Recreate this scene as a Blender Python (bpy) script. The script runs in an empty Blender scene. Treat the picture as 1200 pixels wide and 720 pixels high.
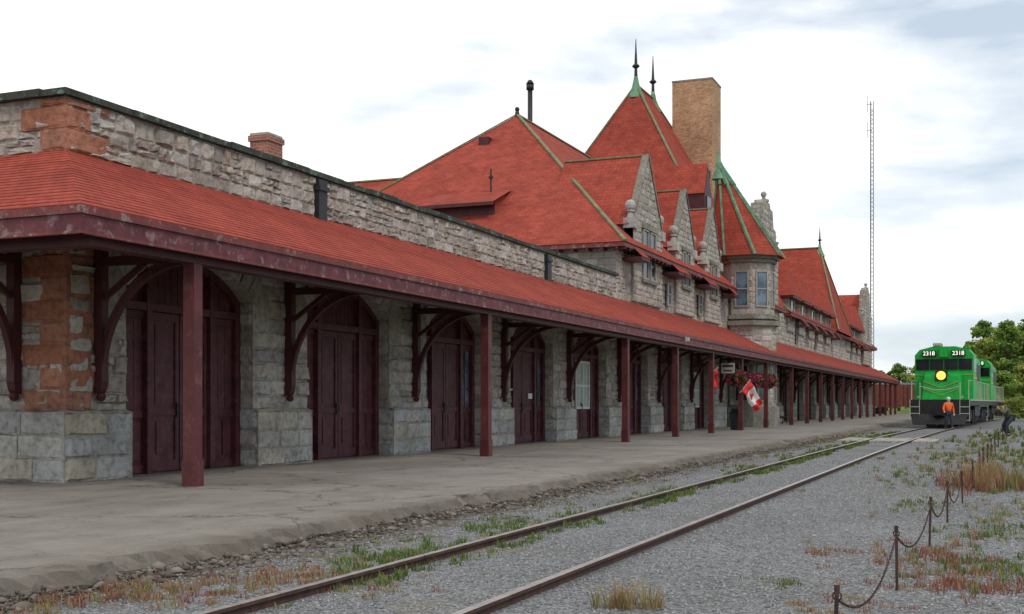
import bpy, math, random
import numpy as np
from mathutils import Vector, Matrix
random.seed(7); rng=np.random.default_rng(7)
sc=bpy.context.scene; COL=sc.collection
sc.view_settings.view_transform='Standard'; sc.view_settings.look='None'; sc.view_settings.exposure=0
R=math.radians; U=random.uniform
# ------------------------------------------------------------------ materials
class NT:
    def __init__(s,name):
        s.mat=bpy.data.materials.new(name); s.mat.use_nodes=True; s.t=s.mat.node_tree; s.n=s.t.nodes
        s.b=s.n['Principled BSDF']; s.out=s.n['Material Output']
    def N(s,typ,**k):
        nd=s.n.new(typ)
        for a,v in k.items():
            if a in nd.inputs.keys(): nd.inputs[a].default_value=v
            else: setattr(nd,a,v)
        return nd
    def L(s,a,b): s.t.links.new(a,b)
    def ramp(s,fac,stops):
        r=s.n.new('ShaderNodeValToRGB'); e=r.color_ramp.elements
        while len(e)<len(stops): e.new(.5)
        for i,(p,c) in enumerate(stops): e[i].position=p; e[i].color=(*c,1) if len(c)==3 else c
        s.L(fac,r.inputs[0]); return r.outputs[0]
    def mix(s,f,a,b,mode='MIX'):
        m=s.n.new('ShaderNodeMix'); m.data_type='RGBA'; m.blend_type=mode
        for v,i in ((f,0),(a,6),(b,7)):
            if isinstance(v,(int,float)): m.inputs[i].default_value=v
            elif isinstance(v,tuple): m.inputs[i].default_value=(*v,1)
            else: s.L(v,m.inputs[i])
        return m.outputs[2]
    def math(s,op,a,b=0.0,clamp=False):
        m=s.n.new('ShaderNodeMath'); m.operation=op; m.use_clamp=clamp
        for i,v in enumerate((a,b)):
            if isinstance(v,(int,float)): m.inputs[i].default_value=v
            else: s.L(v,m.inputs[i])
        return m.outputs[0]
    def noise(s,scale,detail=4,vec=None,rough=.6):
        n=s.N('ShaderNodeTexNoise',Scale=scale,Detail=detail,Roughness=rough)
        if vec is not None: s.L(vec,n.inputs['Vector'])
        return n.outputs[0]
    def coord(s,w='Object'): 
        if not hasattr(s,'tc'): s.tc=s.n.new('ShaderNodeTexCoord')
        return s.tc.outputs[w]
    def mapped(s,sc_,w='Object'):
        m=s.n.new('ShaderNodeMapping'); m.inputs['Scale'].default_value=sc_; s.L(s.coord(w),m.inputs[0]); return m.outputs[0]
    def rnd(s):
        a=s.n.new('ShaderNodeAttribute'); a.attribute_name='rnd'; return a.outputs['Fac']
    def bump(s,h,strength=.5,dist=.02,prev=None):
        b=s.N('ShaderNodeBump',Strength=strength,Distance=dist); s.L(h,b.inputs['Height'])
        if prev is not None: s.L(prev,b.inputs['Normal'])
        return b.outputs[0]
    def fin(s,col=None,rough=.8,nrm=None,metal=0,spec=.3):
        if col is not None:
            if isinstance(col,tuple): s.b.inputs['Base Color'].default_value=(*col,1)
            else: s.L(col,s.b.inputs['Base Color'])
        if isinstance(rough,(int,float)): s.b.inputs['Roughness'].default_value=rough
        else: s.L(rough,s.b.inputs['Roughness'])
        s.b.inputs['Metallic'].default_value=metal
        s.b.inputs['Specular IOR Level'].default_value=spec
        if nrm is not None: s.L(nrm,s.b.inputs['Normal'])
        return s.mat
def stone_mat(name,stops,dirt=.5):
    t=NT(name); c=t.ramp(t.rnd(),stops); v=t.coord()
    n1=t.noise(9,6,v); n2=t.noise(1.1,4,v)
    c=t.mix(.8,c,t.ramp(n1,[(.3,(.45,.43,.41)),(.5,(.95,.94,.93)),(.75,(1.28,1.25,1.2))]),'MULTIPLY')
    c=t.mix(dirt,c,t.ramp(n2,[(.32,(.58,.55,.51)),(.6,(1.1,1.1,1.1))]),'MULTIPLY')
    b=t.bump(t.noise(22,6,v,.7),.9,.03)
    return t.fin(c,.92,b,spec=.15)
M={}
M['stone']=stone_mat('rubble_stone',[(0,(.31,.28,.25)),(.22,(.42,.38,.33)),(.45,(.50,.46,.41)),(.65,(.43,.37,.31)),(.8,(.55,.51,.47)),(.92,(.34,.32,.31)),(1,(.43,.32,.26))],.5)
M['plinth']=stone_mat('grey_ashlar',[(0,(.38,.385,.37)),(.4,(.47,.465,.44)),(.8,(.53,.51,.46)),(1,(.48,.43,.33))],.6)
M['darkstone']=stone_mat('weathered_dressed_stone',[(0,(.22,.21,.18)),(1,(.30,.28,.24))],.7)
M['sand']=stone_mat('red_sandstone',[(0,(.36,.15,.095)),(.5,(.43,.20,.13)),(1,(.33,.17,.12))],.7)
M['mortar']=stone_mat('mortar',[(0,(.36,.33,.29)),(1,(.40,.37,.33))])
def brick_mat(name,c1,c2,mo,bw,rh,ms=.012,bstr=.5,off=.5):
    t=NT(name); uv=t.coord('UV')
    dn=t.N('ShaderNodeTexNoise',Scale=3.0,Detail=2.0); t.L(uv,dn.inputs['Vector'])
    va=t.n.new('ShaderNodeVectorMath'); va.operation='MULTIPLY_ADD'; t.L(dn.outputs[1],va.inputs[0]); va.inputs[1].default_value=(.03,.015,0); t.L(uv,va.inputs[2])
    b=t.n.new('ShaderNodeTexBrick'); t.L(va.outputs[0],b.inputs['Vector']); b.offset=off
    b.inputs['Scale'].default_value=1; b.inputs['Brick Width'].default_value=bw; b.inputs['Row Height'].default_value=rh
    b.inputs['Mortar Size'].default_value=ms; b.inputs['Mortar Smooth'].default_value=.3
    b.inputs['Color1'].default_value=(*c1,1); b.inputs['Color2'].default_value=(*c2,1); b.inputs['Mortar'].default_value=(*mo,1)
    v=t.coord(); n1=t.noise(6,5,v); n2=t.noise(.5,3,v)
    c=t.mix(.6,b.outputs[0],t.ramp(n1,[(.3,(.6,.6,.6)),(.7,(1.25,1.25,1.25))]),'MULTIPLY')
    c=t.mix(.6,c,t.ramp(n2,[(.35,(.72,.7,.7)),(.65,(1.15,1.15,1.15))]),'MULTIPLY')
    inv=t.math('SUBTRACT',1.0,b.outputs[1])
    nb=t.bump(inv,bstr,.02); nb=t.bump(t.noise(30,5,v),.4,.01,nb)
    return t.fin(c,.9,nb,spec=.15)
M['stonetex']=brick_mat('coursed_stone',(.42,.39,.34),(.29,.25,.22),(.26,.24,.22),.5,.27,.03,1)
M['brick']=brick_mat('chimney_brick',(.62,.36,.19),(.42,.20,.10),(.46,.38,.29),.26,.10,.014)
M['brick_red']=brick_mat('red_brick',(.44,.15,.09),(.30,.10,.07),(.32,.28,.25),.24,.085,.012)
def shingle(name,rh,bw=.3,k=1.0):
    t=NT(name); uv=t.coord('UV')
    b=t.n.new('ShaderNodeTexBrick'); t.L(uv,b.inputs['Vector']); b.offset=.5
    b.inputs['Scale'].default_value=1; b.inputs['Brick Width'].default_value=bw; b.inputs['Row Height'].default_value=rh
    b.inputs['Mortar Size'].default_value=.008; b.inputs['Mortar Smooth'].default_value=.5; b.inputs['Bias'].default_value=-.1
    b.inputs['Color1'].default_value=(.385*k,.078*k,.052*k,1); b.inputs['Color2'].default_value=(.31*k,.058*k,.040*k,1); b.inputs['Mortar'].default_value=(.16*k,.033*k,.025*k,1)
    v=t.coord()
    c=t.mix(.65,b.outputs[0],t.ramp(t.noise(1.0,6,v),[(.3,(.68,.69,.72)),(.7,(1.22,1.2,1.15))]),'MULTIPLY')
    c=t.mix(.5,c,t.ramp(t.noise(45,3,v),[(.3,(.65,.65,.65)),(.7,(1.3,1.3,1.3))]),'MULTIPLY')
    c=t.mix(.35,c,t.ramp(t.rnd(),[(0,(.78,.77,.77)),(1,(1.13,1.12,1.1))]),'MULTIPLY')
    st=t.noise(3.5,5,t.mapped((1,1,.25)),.7)
    c=t.mix(.5,c,t.ramp(st,[(.35,(.66,.67,.70)),(.5,(1,1,1))]),'MULTIPLY')
    nb=t.bump(t.math('SUBTRACT',1.0,b.outputs[1]),.5,.012)
    return t.fin(c,.9,nb,spec=.12)
M['shingle']=shingle('red_shingle',.15,.22)
M['shingle_far']=shingle('red_roof_shingle',.19,.35,.95)
def paint(name,c,rough=.55,var=.3,peel=None,bump=.15,spec=.3,metal=0,sc_=3):
    t=NT(name); v=t.coord()
    col=t.mix(1.0,c,t.ramp(t.noise(sc_,6,v),[(.3,(1-var,)*3),(.7,(1+var*.6,)*3)]),'MULTIPLY')
    col=t.mix(.5,col,t.ramp(t.noise(25,4,t.mapped((1,1,.15))),[(.35,(.8,.8,.8)),(.65,(1.15,1.15,1.15))]),'MULTIPLY')
    if peel:
        m=t.ramp(t.noise(5,9,v,.75),[(.54,(0,0,0)),(.61,(1,1,1))]); col=t.mix(m,col,peel)
    return t.fin(col,rough,t.bump(t.noise(40,4,v),bump,.01),metal,spec)
M['wood']=paint('maroon_painted_wood',(.075,.019,.021),.5,.3)
M['postpaint']=paint('maroon_post_paint',(.11,.026,.027),.5,.35,(.15,.055,.05))
M['door']=paint('maroon_door_paint',(.098,.027,.032),.55,.5,(.125,.045,.047))
M['fascia']=paint('weathered_fascia_paint',(.14,.036,.042),.6,.45,(.25,.15,.145))
M['trim']=paint('dark_red_edge_paint',(.18,.045,.042),.6,.3,(.28,.18,.17))
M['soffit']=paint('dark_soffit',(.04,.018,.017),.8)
M['copper']=paint('verdigris_copper',(.15,.30,.18),.6,.5)
M['hip']=paint('olive_hip_capping',(.20,.20,.11),.7,.4)
M['coping']=paint('stained_coping',(.05,.055,.045),.75,.6,(.13,.22,.16),sc_=2)
M['dark']=paint('dark_metal',(.03,.03,.032),.5,.2)
M['iron']=paint('rusty_iron',(.065,.035,.027),.8,.5,(.13,.06,.035),bump=.5,sc_=20)
M['rail']=paint('rusty_rail_side',(.085,.045,.034),.8,.4,sc_=8)
M['railtop']=paint('worn_rail_head',(.42,.39,.37),.35,.3,metal=.6,sc_=8)
M['white']=paint('white_paint',(.66,.66,.63),.5,.15)
M['frame']=paint('window_frame_paint',(.36,.33,.30),.5,.2)
M['black']=paint('black_paint',(.018,.018,.018),.5,.3)
M['green']=paint('locomotive_green',(.012,.37,.05),.45,.25,spec=.3)
M['yellow']=paint('yellow_paint',(.30,.38,.06),.5,.1)
M['silver']=paint('pale_rail_paint',(.42,.42,.34),.5,.1)
M['red']=paint('flag_red',(.6,.03,.03),.7,.1)
M['boxcar']=paint('boxcar_red',(.16,.045,.032),.7,.4)
M['plank']=paint('weathered_plank',(.36,.33,.28),.85,.4)
M['bluegrey']=paint('bin_plastic',(.05,.06,.075),.5,.2)
M['orange']=paint('orange_work_vest',(.75,.12,.03),.8,.2)
M['navy']=paint('dark_clothing',(.03,.035,.05),.85,.3)
M['khaki']=paint('olive_clothing',(.10,.11,.06),.85,.3)
M['skin']=paint('skin',(.5,.3,.22),.6,.1)
M['hair']=paint('dark_hair',(.05,.03,.02),.8,.3)
M['curtain']=paint('pale_window_panel',(.40,.46,.38),.4,.2)
def glass(name,a,b,sp=.6):
    t=NT(name); return t.fin(t.ramp(t.noise(1.5,2,t.coord()),[(.4,a),(.6,b)]),.1,None,0,sp)
M['glass']=glass('window_glass',(.02,.025,.03),(.06,.075,.08))
M['glassdark']=glass('cab_window_glass',(.008,.010,.011),(.018,.02,.022),.12)
M['glassblue']=glass('bluish_window_glass',(.05,.08,.11),(.14,.20,.25))
def emis(name,c,s):
    t=NT(name); t.b.inputs['Emission Color'].default_value=(*c,1); t.b.inputs['Emission Strength'].default_value=s; return t.fin(c,.3)
M['lamp']=emis('lit_headlight',(1,.42,.07),2.2)
M['lampdim']=emis('lit_number',(1,.95,.8),.9)
def leafmat(name,stops):
    t=NT(name); c=t.ramp(t.rnd(),stops); t.fin(c,.7,spec=.15)
    tr=t.N('ShaderNodeBsdfTranslucent'); t.L(c,tr.inputs[0]); ms=t.N('ShaderNodeMixShader'); ms.inputs[0].default_value=.3
    t.L(t.b.outputs[0],ms.inputs[1]); t.L(tr.outputs[0],ms.inputs[2]); t.L(ms.outputs[0],t.out.inputs[0]); return t.mat
M['leaf']=leafmat('tree_leaves',[(0,(.07,.13,.03)),(.5,(.17,.28,.06)),(.85,(.28,.38,.08)),(1,(.38,.40,.09))])
M['leaf_y']=leafmat('yellowing_leaves',[(0,(.10,.14,.03)),(.5,(.27,.32,.07)),(1,(.48,.43,.10))])
M['weed']=leafmat('weed_blades',[(0,(.075,.13,.03)),(.25,(.15,.20,.05)),(.45,(.28,.27,.11)),(.65,(.33,.22,.11)),(.85,(.29,.125,.085)),(1,(.25,.085,.07))])
M['flower']=leafmat('basket_flowers',[(0,(.03,.08,.02)),(.5,(.08,.16,.03)),(.55,(.5,.03,.06)),(.8,(.6,.1,.25)),(1,(.5,.3,.4))])
M['bark']=paint('bark',(.09,.07,.05),.9,.4,bump=.6)
def gravel_stone():
    t=NT('crushed_stone'); c=t.ramp(t.rnd(),[(0,(.16,.16,.165)),(.4,(.235,.24,.245)),(.8,(.30,.30,.30)),(.96,(.36,.355,.35)),(1,(.27,.23,.19))])
    return t.fin(c,.95,spec=.08)
M['gstone']=gravel_stone()
t=NT('rubble_chunks'); M['rubble']=t.fin(t.ramp(t.rnd(),[(0,(.06,.05,.043)),(.5,(.14,.115,.095)),(1,(.23,.20,.175))]),.95,spec=.1)
def ground_mat():
    t=NT('gravel_ground'); v=t.coord()
    vo=t.N('ShaderNodeTexVoronoi',Scale=38.0); t.L(v,vo.inputs['Vector'])
    vo2=t.N('ShaderNodeTexVoronoi',Scale=80.0); t.L(v,vo2.inputs['Vector'])
    sx=t.n.new('ShaderNodeSeparateColor'); t.L(vo.outputs['Color'],sx.inputs[0])
    g=t.ramp(sx.outputs[0],[(0,(.16,.16,.162)),(.5,(.25,.25,.252)),(1,(.34,.34,.335))])
    g=t.mix(.8,g,t.ramp(vo.outputs['Distance'],[(0,(1.1,1.1,1.1)),(.5,(.9,.9,.9)),(.8,(.4,.4,.4))]),'MULTIPLY')
    g=t.mix(.7,g,t.ramp(t.noise(.5,6,v),[(.35,(.74,.72,.69)),(.65,(1.15,1.15,1.15))]),'MULTIPLY')
    dirt=t.ramp(t.noise(3,8,v,.7),[(.3,(.065,.05,.04)),(.6,(.16,.13,.10)),(.75,(.27,.245,.22))])
    sep=t.n.new('ShaderNodeSeparateXYZ'); t.L(v,sep.inputs[0])
    n=t.noise(1.3,7,v,.7)
    d1=t.math('MULTIPLY',t.math('SUBTRACT',-5.45,sep.outputs[0]),1.1)
    dm=t.math('ADD',d1,t.math('MULTIPLY',t.math('SUBTRACT',n,.5),3.6),True)
    c=t.mix(dm,g,dirt)
    gr=t.ramp(t.noise(4,8,v,.7),[(.3,(.05,.08,.02)),(.6,(.14,.17,.05)),(.75,(.3,.24,.11))])
    fx=t.math('ADD',t.math('MULTIPLY',t.math('SUBTRACT',sep.outputs[0],6.0),.12),t.math('MULTIPLY',t.math('SUBTRACT',n,.5),2.0),True)
    fy=t.math('ADD',t.math('MULTIPLY',t.math('SUBTRACT',sep.outputs[1],110.0),.04),t.math('MULTIPLY',t.math('SUBTRACT',n,.5),2.0),True)
    c=t.mix(t.math('MAXIMUM',fx,fy),c,gr)
    wm=t.ramp(t.noise(.35,7,v,.65),[(.57,(0,0,0)),(.66,(.6,.6,.6))])
    c=t.mix(wm,c,t.mix(t.noise(1.2,3,v),(.16,.18,.08),(.26,.2,.14)))
    b=t.bump(t.math('SUBTRACT',1.0,vo.outputs['Distance']),.9,.022); b=t.bump(t.math('SUBTRACT',1.0,vo2.outputs['Distance']),.5,.01,b)
    return t.fin(c,.95,b,spec=.1)
M['ground']=ground_mat()
def plat_mat():
    t=NT('worn_asphalt_platform'); v=t.coord()
    c=t.ramp(t.noise(.35,8,v,.6),[(.3,(.185,.162,.138)),(.5,(.235,.21,.182)),(.7,(.285,.26,.23))])
    c=t.mix(.55,c,t.ramp(t.noise(60,4,v),[(.3,(.7,.7,.7)),(.7,(1.25,1.25,1.25))]),'MULTIPLY')
    nn=t.N('ShaderNodeTexNoise',Scale=1.6,Detail=7.0,Roughness=.65); t.L(v,nn.inputs['Vector'])
    mv=t.n.new('ShaderNodeVectorMath'); mv.operation='MULTIPLY_ADD'
    t.L(nn.outputs[1],mv.inputs[0]); mv.inputs[1].default_value=(1.2,1.2,1.2); t.L(v,mv.inputs[2])
    for scl,wdt,st in ((.23,.005,.85),(.6,.004,.6)):
        vo=t.N('ShaderNodeTexVoronoi',Scale=scl,feature='DISTANCE_TO_EDGE'); t.L(mv.outputs[0],vo.inputs['Vector'])
        cr=t.ramp(vo.outputs['Distance'],[(0,(.3,.28,.26)),(wdt,(.68,.66,.63)),(wdt*2.2,(1,1,1))])
        c=t.mix(st,c,cr,'MULTIPLY')
    c=t.mix(.6,c,t.ramp(t.noise(1.7,7,v,.7),[(.35,(.72,.70,.68)),(.5,(1,1,1)),(.72,(1.14,1.13,1.1))]),'MULTIPLY')
    c=t.mix(.3,c,t.ramp(t.noise(2.0,5,t.mapped((1.6,.12,1)),.7),[(.4,(.72,.7,.68)),(.55,(1,1,1))]),'MULTIPLY')
    sep=t.n.new('ShaderNodeSeparateXYZ'); t.L(v,sep.inputs[0])
    e=t.math('ADD',t.math('MULTIPLY',t.math('ADD',sep.outputs[0],7.05),2.2),t.math('MULTIPLY',t.math('SUBTRACT',t.noise(3,8,v,.75),.5),3.0),True)
    c=t.mix(t.math('MULTIPLY',e,.8),c,t.mix(t.noise(12,5,v),(.065,.052,.042),(.2,.17,.14)))
    nb=t.bump(t.noise(70,5,v),.5,.01); nb=t.bump(t.noise(5,6,v,.7),.2,.03,nb)
    return t.fin(c,.9,nb,spec=.15)
M['platform']=plat_mat()
# ------------------------------------------------------------------ mesh building
class MB:
    def __init__(s): s.v=[]; s.f=[]; s.m=[]; s.r=[]
    def face(s,pts,m=0,r=None):
        i=len(s.v); s.v.extend([tuple(p) for p in pts]); s.f.append(tuple(range(i,i+len(pts)))); s.m.append(m); s.r.append(random.random() if r is None else r)
    def hexa(s,P,m=0,r=None):
        i=len(s.v); s.v.extend([tuple(p) for p in P]); r=random.random() if r is None else r
        for q in ((0,3,2,1),(4,5,6,7),(0,1,5,4),(1,2,6,5),(2,3,7,6),(3,0,4,7)):
            s.f.append(tuple(i+k for k in q)); s.m.append(m); s.r.append(r)
    def box(s,x0,x1,y0,y1,z0,z1,m=0,r=None):
        x0,x1=min(x0,x1),max(x0,x1); y0,y1=min(y0,y1),max(y0,y1)
        s.hexa([(x0,y0,z0),(x1,y0,z0),(x1,y1,z0),(x0,y1,z0),(x0,y0,z1),(x1,y0,z1),(x1,y1,z1),(x0,y1,z1)],m,r)
    def bar(s,a,b,w,h,m=0,up=(0,0,1)):
        a=Vector(a); b=Vector(b); d=(b-a).normalized(); up=Vector(up)
        if abs(d.dot(up))>.98: up=Vector((1,0,0))
        sd=d.cross(up).normalized()*w/2; u2=sd.cross(d).normalized()*h/2
        s.hexa([a-sd-u2,a+sd-u2,b+sd-u2,b-sd-u2,a-sd+u2,a+sd+u2,b+sd+u2,b-sd+u2],m)
    def tube(s,pts,r,n=8,m=0,caps=True):
        pts=[Vector(p) for p in pts]; rr=r if isinstance(r,(list,tuple)) else [r]*len(pts); i0=len(s.v); rv=random.random(); prev=None
        for k,p in enumerate(pts):
            d=(pts[min(k+1,len(pts)-1)]-pts[max(k-1,0)])
            d=d.normalized() if d.length>1e-9 else Vector((0,0,1))
            ref=Vector((0,0,1)) if abs(d.z)<.9 else Vector((1,0,0))
            if prev is not None: ref=prev
            a=(ref-d*ref.dot(d)).normalized(); b=d.cross(a); prev=a
            for j in range(n):
                an=2*math.pi*j/n; s.v.append(tuple(p+a*math.cos(an)*rr[k]+b*math.sin(an)*rr[k]))
        for k in range(len(pts)-1):
            for j in range(n):
                q=i0+k*n; s.f.append((q+j,q+(j+1)%n,q+n+(j+1)%n,q+n+j)); s.m.append(m); s.r.append(rv)
        if caps:
            s.f.append(tuple(i0+j for j in range(n))[::-1]); s.m.append(m); s.r.append(rv)
            q=i0+(len(pts)-1)*n; s.f.append(tuple(q+j for j in range(n))); s.m.append(m); s.r.append(rv)
    def cyl(s,x,y,z0,z1,r0,r1=None,n=16,m=0): s.tube([(x,y,z0),(x,y,z1)],[r0,r0 if r1 is None else r1],n,m)
    def ball(s,c,r,n=10,m=0,sx=1,sy=1,sz=1):
        i0=len(s.v); k=n//2; rv=random.random()
        for a in range(k+1):
            th=math.pi*a/k
            for b in range(n):
                ph=2*math.pi*b/n; s.v.append((c[0]+r*sx*math.sin(th)*math.cos(ph),c[1]+r*sy*math.sin(th)*math.sin(ph),c[2]+r*sz*math.cos(th)))
        for a in range(k):
            for b in range(n):
                s.f.append((i0+a*n+b,i0+(a+1)*n+b,i0+(a+1)*n+(b+1)%n,i0+a*n+(b+1)%n)); s.m.append(m); s.r.append(rv)
    def prism(s,poly,ext,m=0,r=None):
        P=[Vector(p) for p in poly]; e=Vector(ext); n=len(P); i=len(s.v); r=random.random() if r is None else r
        s.v.extend([tuple(p) for p in P]+[tuple(p+e) for p in P])
        s.f.append(tuple(range(i,i+n))); s.f.append(tuple(range(i+2*n-1,i+n-1,-1)))
        for k in range(n): s.f.append((i+k,i+n+k,i+n+(k+1)%n,i+(k+1)%n))
        s.m+= [m]*(n+2); s.r+=[r]*(n+2)
    def build(s,name,mats,parent=None,smooth=False,loc=None):
        me=bpy.data.meshes.new(name); me.from_pydata(s.v,[],s.f)
        for k in (mats if isinstance(mats,(list,tuple)) else [mats]): me.materials.append(M[k])
        me.polygons.foreach_set('material_index',s.m)
        at=me.attributes.new('rnd','FLOAT','FACE'); at.data.foreach_set('value',s.r)
        uv=me.uv_layers.new(name='UVMap'); V=s.v; buf=[]
        me.update()
        nr=np.zeros(len(s.f)*3,dtype=np.float32); me.polygons.foreach_get('normal',nr); nr=nr.reshape(-1,3)
        for fi,f in enumerate(s.f):
            nx,ny,nz=nr[fi]
            if abs(nz)>.97 or (nx*nx+ny*ny)<1e-9: 
                for k in f: buf+= [V[k][0],V[k][1]]
            else:
                l=math.hypot(nx,ny); tx,ty=-ny/l,nx/l; bx,by,bz=-nz*ty,nz*tx,nx*ty-ny*tx
                for k in f:
                    p=V[k]; buf+=[p[0]*tx+p[1]*ty,p[0]*bx+p[1]*by+p[2]*bz]
        uv.data.foreach_set('uv',buf)
        if smooth: me.polygons.foreach_set('use_smooth',[True]*len(s.f))
        o=bpy.data.objects.new(name,me); COL.objects.link(o)
        if parent: o.parent=parent
        if loc: o.location=loc
        return o
def npmesh(name,V,F,rnd,mat,parent=None):
    me=bpy.data.meshes.new(name); n,k=F.shape
    me.vertices.add(len(V)); me.vertices.foreach_set('co',V.astype(np.float32).ravel())
    me.loops.add(n*k); me.loops.foreach_set('vertex_index',F.astype(np.int32).ravel())
    me.polygons.add(n); me.polygons.foreach_set('loop_start',np.arange(0,n*k,k,dtype=np.int32))
    me.update(calc_edges=True)
    at=me.attributes.new('rnd','FLOAT','FACE'); at.data.foreach_set('value',rnd.astype(np.float32))
    me.materials.append(M[mat]); o=bpy.data.objects.new(name,me); COL.objects.link(o)
    if parent: o.parent=parent
    return o
def tag(o,label,cat,group=None,kind=None):
    if label: o['label']=label
    if cat: o['category']=cat
    if group: o['group']=group
    if kind: o['kind']=kind
    return o
def empty(name,label,cat,loc=(0,0,0),rz=0,group=None,parent=None):
    o=bpy.data.objects.new(name,None); COL.objects.link(o); o.location=loc; o.rotation_euler=(0,0,rz); o.empty_display_size=.3
    if parent: o.parent=parent
    return tag(o,label,cat,group)
def dup(o,parent=None,loc=None):
    c=o.copy(); COL.objects.link(c)
    if parent is not None: c.parent=parent
    if loc is not None: c.location=loc
    for ch in list(o.children): dup(ch,c)
    return c
# ------------------------------------------------------------------ stonework
def stone_block(mb,o,u,n,x0,x1,z0,z1,dep,m,fine=True):
    g=.008; x0+=g; x1-=g; z0+=g; z1-=g
    if x1-x0<.05 or z1-z0<.05: return
    T=[0,.12,.5,.88,1] if fine else [0,.2,.8,1]; K=len(T); i0=len(mb.v); rv=random.random(); base=U(.25,1)*dep
    sl=U(-.25,.25); sk=U(-.25,.25)
    for j,tz in enumerate(T):
        for i,tx in enumerate(T):
            e=(i in(0,K-1)) or (j in(0,K-1))
            d=-.008 if e else base*U(.55,1.2)*(1+sl*(tx-.5)*2+sk*(tz-.5)*2)
            jx=U(-.017,.017); jz=U(-.016,.016)
            p=o+u*(x0+(x1-x0)*tx+jx)+n*d; mb.v.append((p.x,p.y,z0+(z1-z0)*tz+jz))
    for j in range(K-1):
        for i in range(K-1):
            a=i0+j*K+i; mb.f.append((a,a+1,a+K+1,a+K)); mb.m.append(m); mb.r.append(rv)
def stones(mb,o,u,n,z0,z1,iv,ch=(.22,.34),cw=(.3,.72),dep=.06,m=1,fine=True,split=0):
    o=Vector(o); u=Vector(u); n=Vector(n); z=z0
    while z<z1-.04:
        h=U(*ch)
        if z1-z-h<ch[0]*.7: h=z1-z
        for a,b in iv(z,z+h):
            x=a
            while x<b-.03:
                w=U(*cw)
                if b-x-w<cw[0]*.7: w=b-x
                if w>cw[1]*1.5: w=w/2
                if random.random()<split and h>.2:
                    f=U(.4,.6); stone_block(mb,o,u,n,x,x+w,z,z+h*f,dep,m,fine); wm=w*U(.4,.6)
                    stone_block(mb,o,u,n,x,x+wm,z+h*f,z+h,dep,m,fine); stone_block(mb,o,u,n,x+wm,x+w,z+h*f,z+h,dep,m,fine)
                else: stone_block(mb,o,u,n,x,x+w,z,z+h,dep,m,fine)
                x+=w
        z+=h
# ================================================================== THE STATION
ST=empty('railway_station','long grey stone railway station with red hipped roofs, dormers and a trackside canopy','station',(0,0,0))
XW=-13.75; Y0=14.85; PZ=.15
HW=1.85; RISE=.68; SPR=3.42; RA=(HW*HW+RISE*RISE)/(2*RISE); ZC=SPR+RISE-RA
OPEN=[18.1+5.7*k for k in range(8)]+[71.6+5.7*k for k in range(12)]
YEND=141
w=MB()
ys=Y0
for c in OPEN+[None]:
    e=YEND if c is None else c-HW
    w.face([(XW,ys,PZ-.1),(XW,e,PZ-.1),(XW,e,5.5),(XW,ys,5.5)])
    if c is None: break
    for k in range(12):
        a=c-HW+2*HW*k/12; b=c-HW+2*HW*(k+1)/12
        za=ZC+math.sqrt(max(0,RA*RA-(a-c)**2)); zb=ZC+math.sqrt(max(0,RA*RA-(b-c)**2))
        w.face([(XW,a,za),(XW,b,zb),(XW,b,5.5),(XW,a,5.5)])
        w.face([(XW,a,za),(XW-.5,a,za),(XW-.5,b,zb),(XW,b,zb)])
    for yy in (c-HW,c+HW): w.face([(XW,yy,PZ-.1),(XW-.5,yy,PZ-.1),(XW-.5,yy,SPR),(XW,yy,SPR)],0)
    stones(w,(XW,c-HW,0),(-1,0,0),(0,1,0),1.27,SPR,lambda a,b:[(0,.4)],(.26,.38),(.4,.4),.03,1,False)
    stones(w,(XW,c+HW,0),(-1,0,0),(0,-1,0),1.27,SPR,lambda a,b:[(0,.4)],(.26,.38),(.4,.4),.03,1,False)
    ys=c+HW
w.face([(XW,Y0,5.5),(XW,44,5.5),(XW,44,6.3),(XW,Y0,6.3)])
w.face([(XW,44,5.5),(XW,YEND,5.5),(XW,YEND,7.5),(XW,44,7.5)])
w.face([(XW,Y0,0),(-29.5,Y0,0),(-29.5,Y0,6.3),(XW,Y0,6.3)])
w.face([(-29.5,Y0,0),(-29.5,YEND,0),(-29.5,YEND,7.5),(-29.5,44,7.5),(-29.5,44,6.3),(-29.5,Y0,6.3)])
w.face([(XW,44,5.5),(-29.5,44,5.5),(-29.5,44,7.5),(XW,44,7.5)],2)
w.face([(XW,YEND,0),(-29.5,YEND,0),(-29.5,YEND,7.5),(XW,YEND,7.5)])
w.face([(XW-.1,Y0+.1,6.0),(-29.4,Y0+.1,6.0),(-29.4,44,6.0),(XW-.1,44,6.0)])
def iv_low(far):
    def f(z0,z1):
        out=[]; s=Y0 if not far else 68.0; lim=63.4 if not far else YEND
        for c in OPEN:
            if (c>65)!=far: continue
            if z1<=SPR-.3: h=HW
            else:
                zz=max(z0,SPR); q=(RA+.42)**2-(zz-ZC)**2
                h=math.sqrt(q) if q>0 else 0
                if z0<SPR: h=max(h,HW+.45)
            if h>0:
                out.append((s,c-h)); s=c+h
        out.append((s,lim)); return [q for q in out if q[1]-q[0]>.1]
    return f
O=(XW,0,0); UY=(0,1,0); NX=(1,0,0)
stones(w,O,UY,NX,1.27,5.4,iv_low(False),(.26,.40),(.32,.8),.08,1,True,.18)
stones(w,O,UY,NX,1.27,5.4,iv_low(True),(.26,.38),(.35,.8),.06,fine=False)
stones(w,O,UY,NX,5.42,6.26,lambda a,b:[(Y0+.0,22.2),(22.6,36.2),(36.6,44)],(.21,.34),(.22,.58),.075,1,True,.28)
stones(w,O,UY,NX,5.4,7.4,lambda a,b:[(44,63.4)],(.22,.34),(.3,.65),.05,1,False,.2)
stones(w,O,UY,NX,5.4,7.4,lambda a,b:[(66.5,YEND)],(.26,.36),(.35,.8),.06,fine=False)
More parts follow.
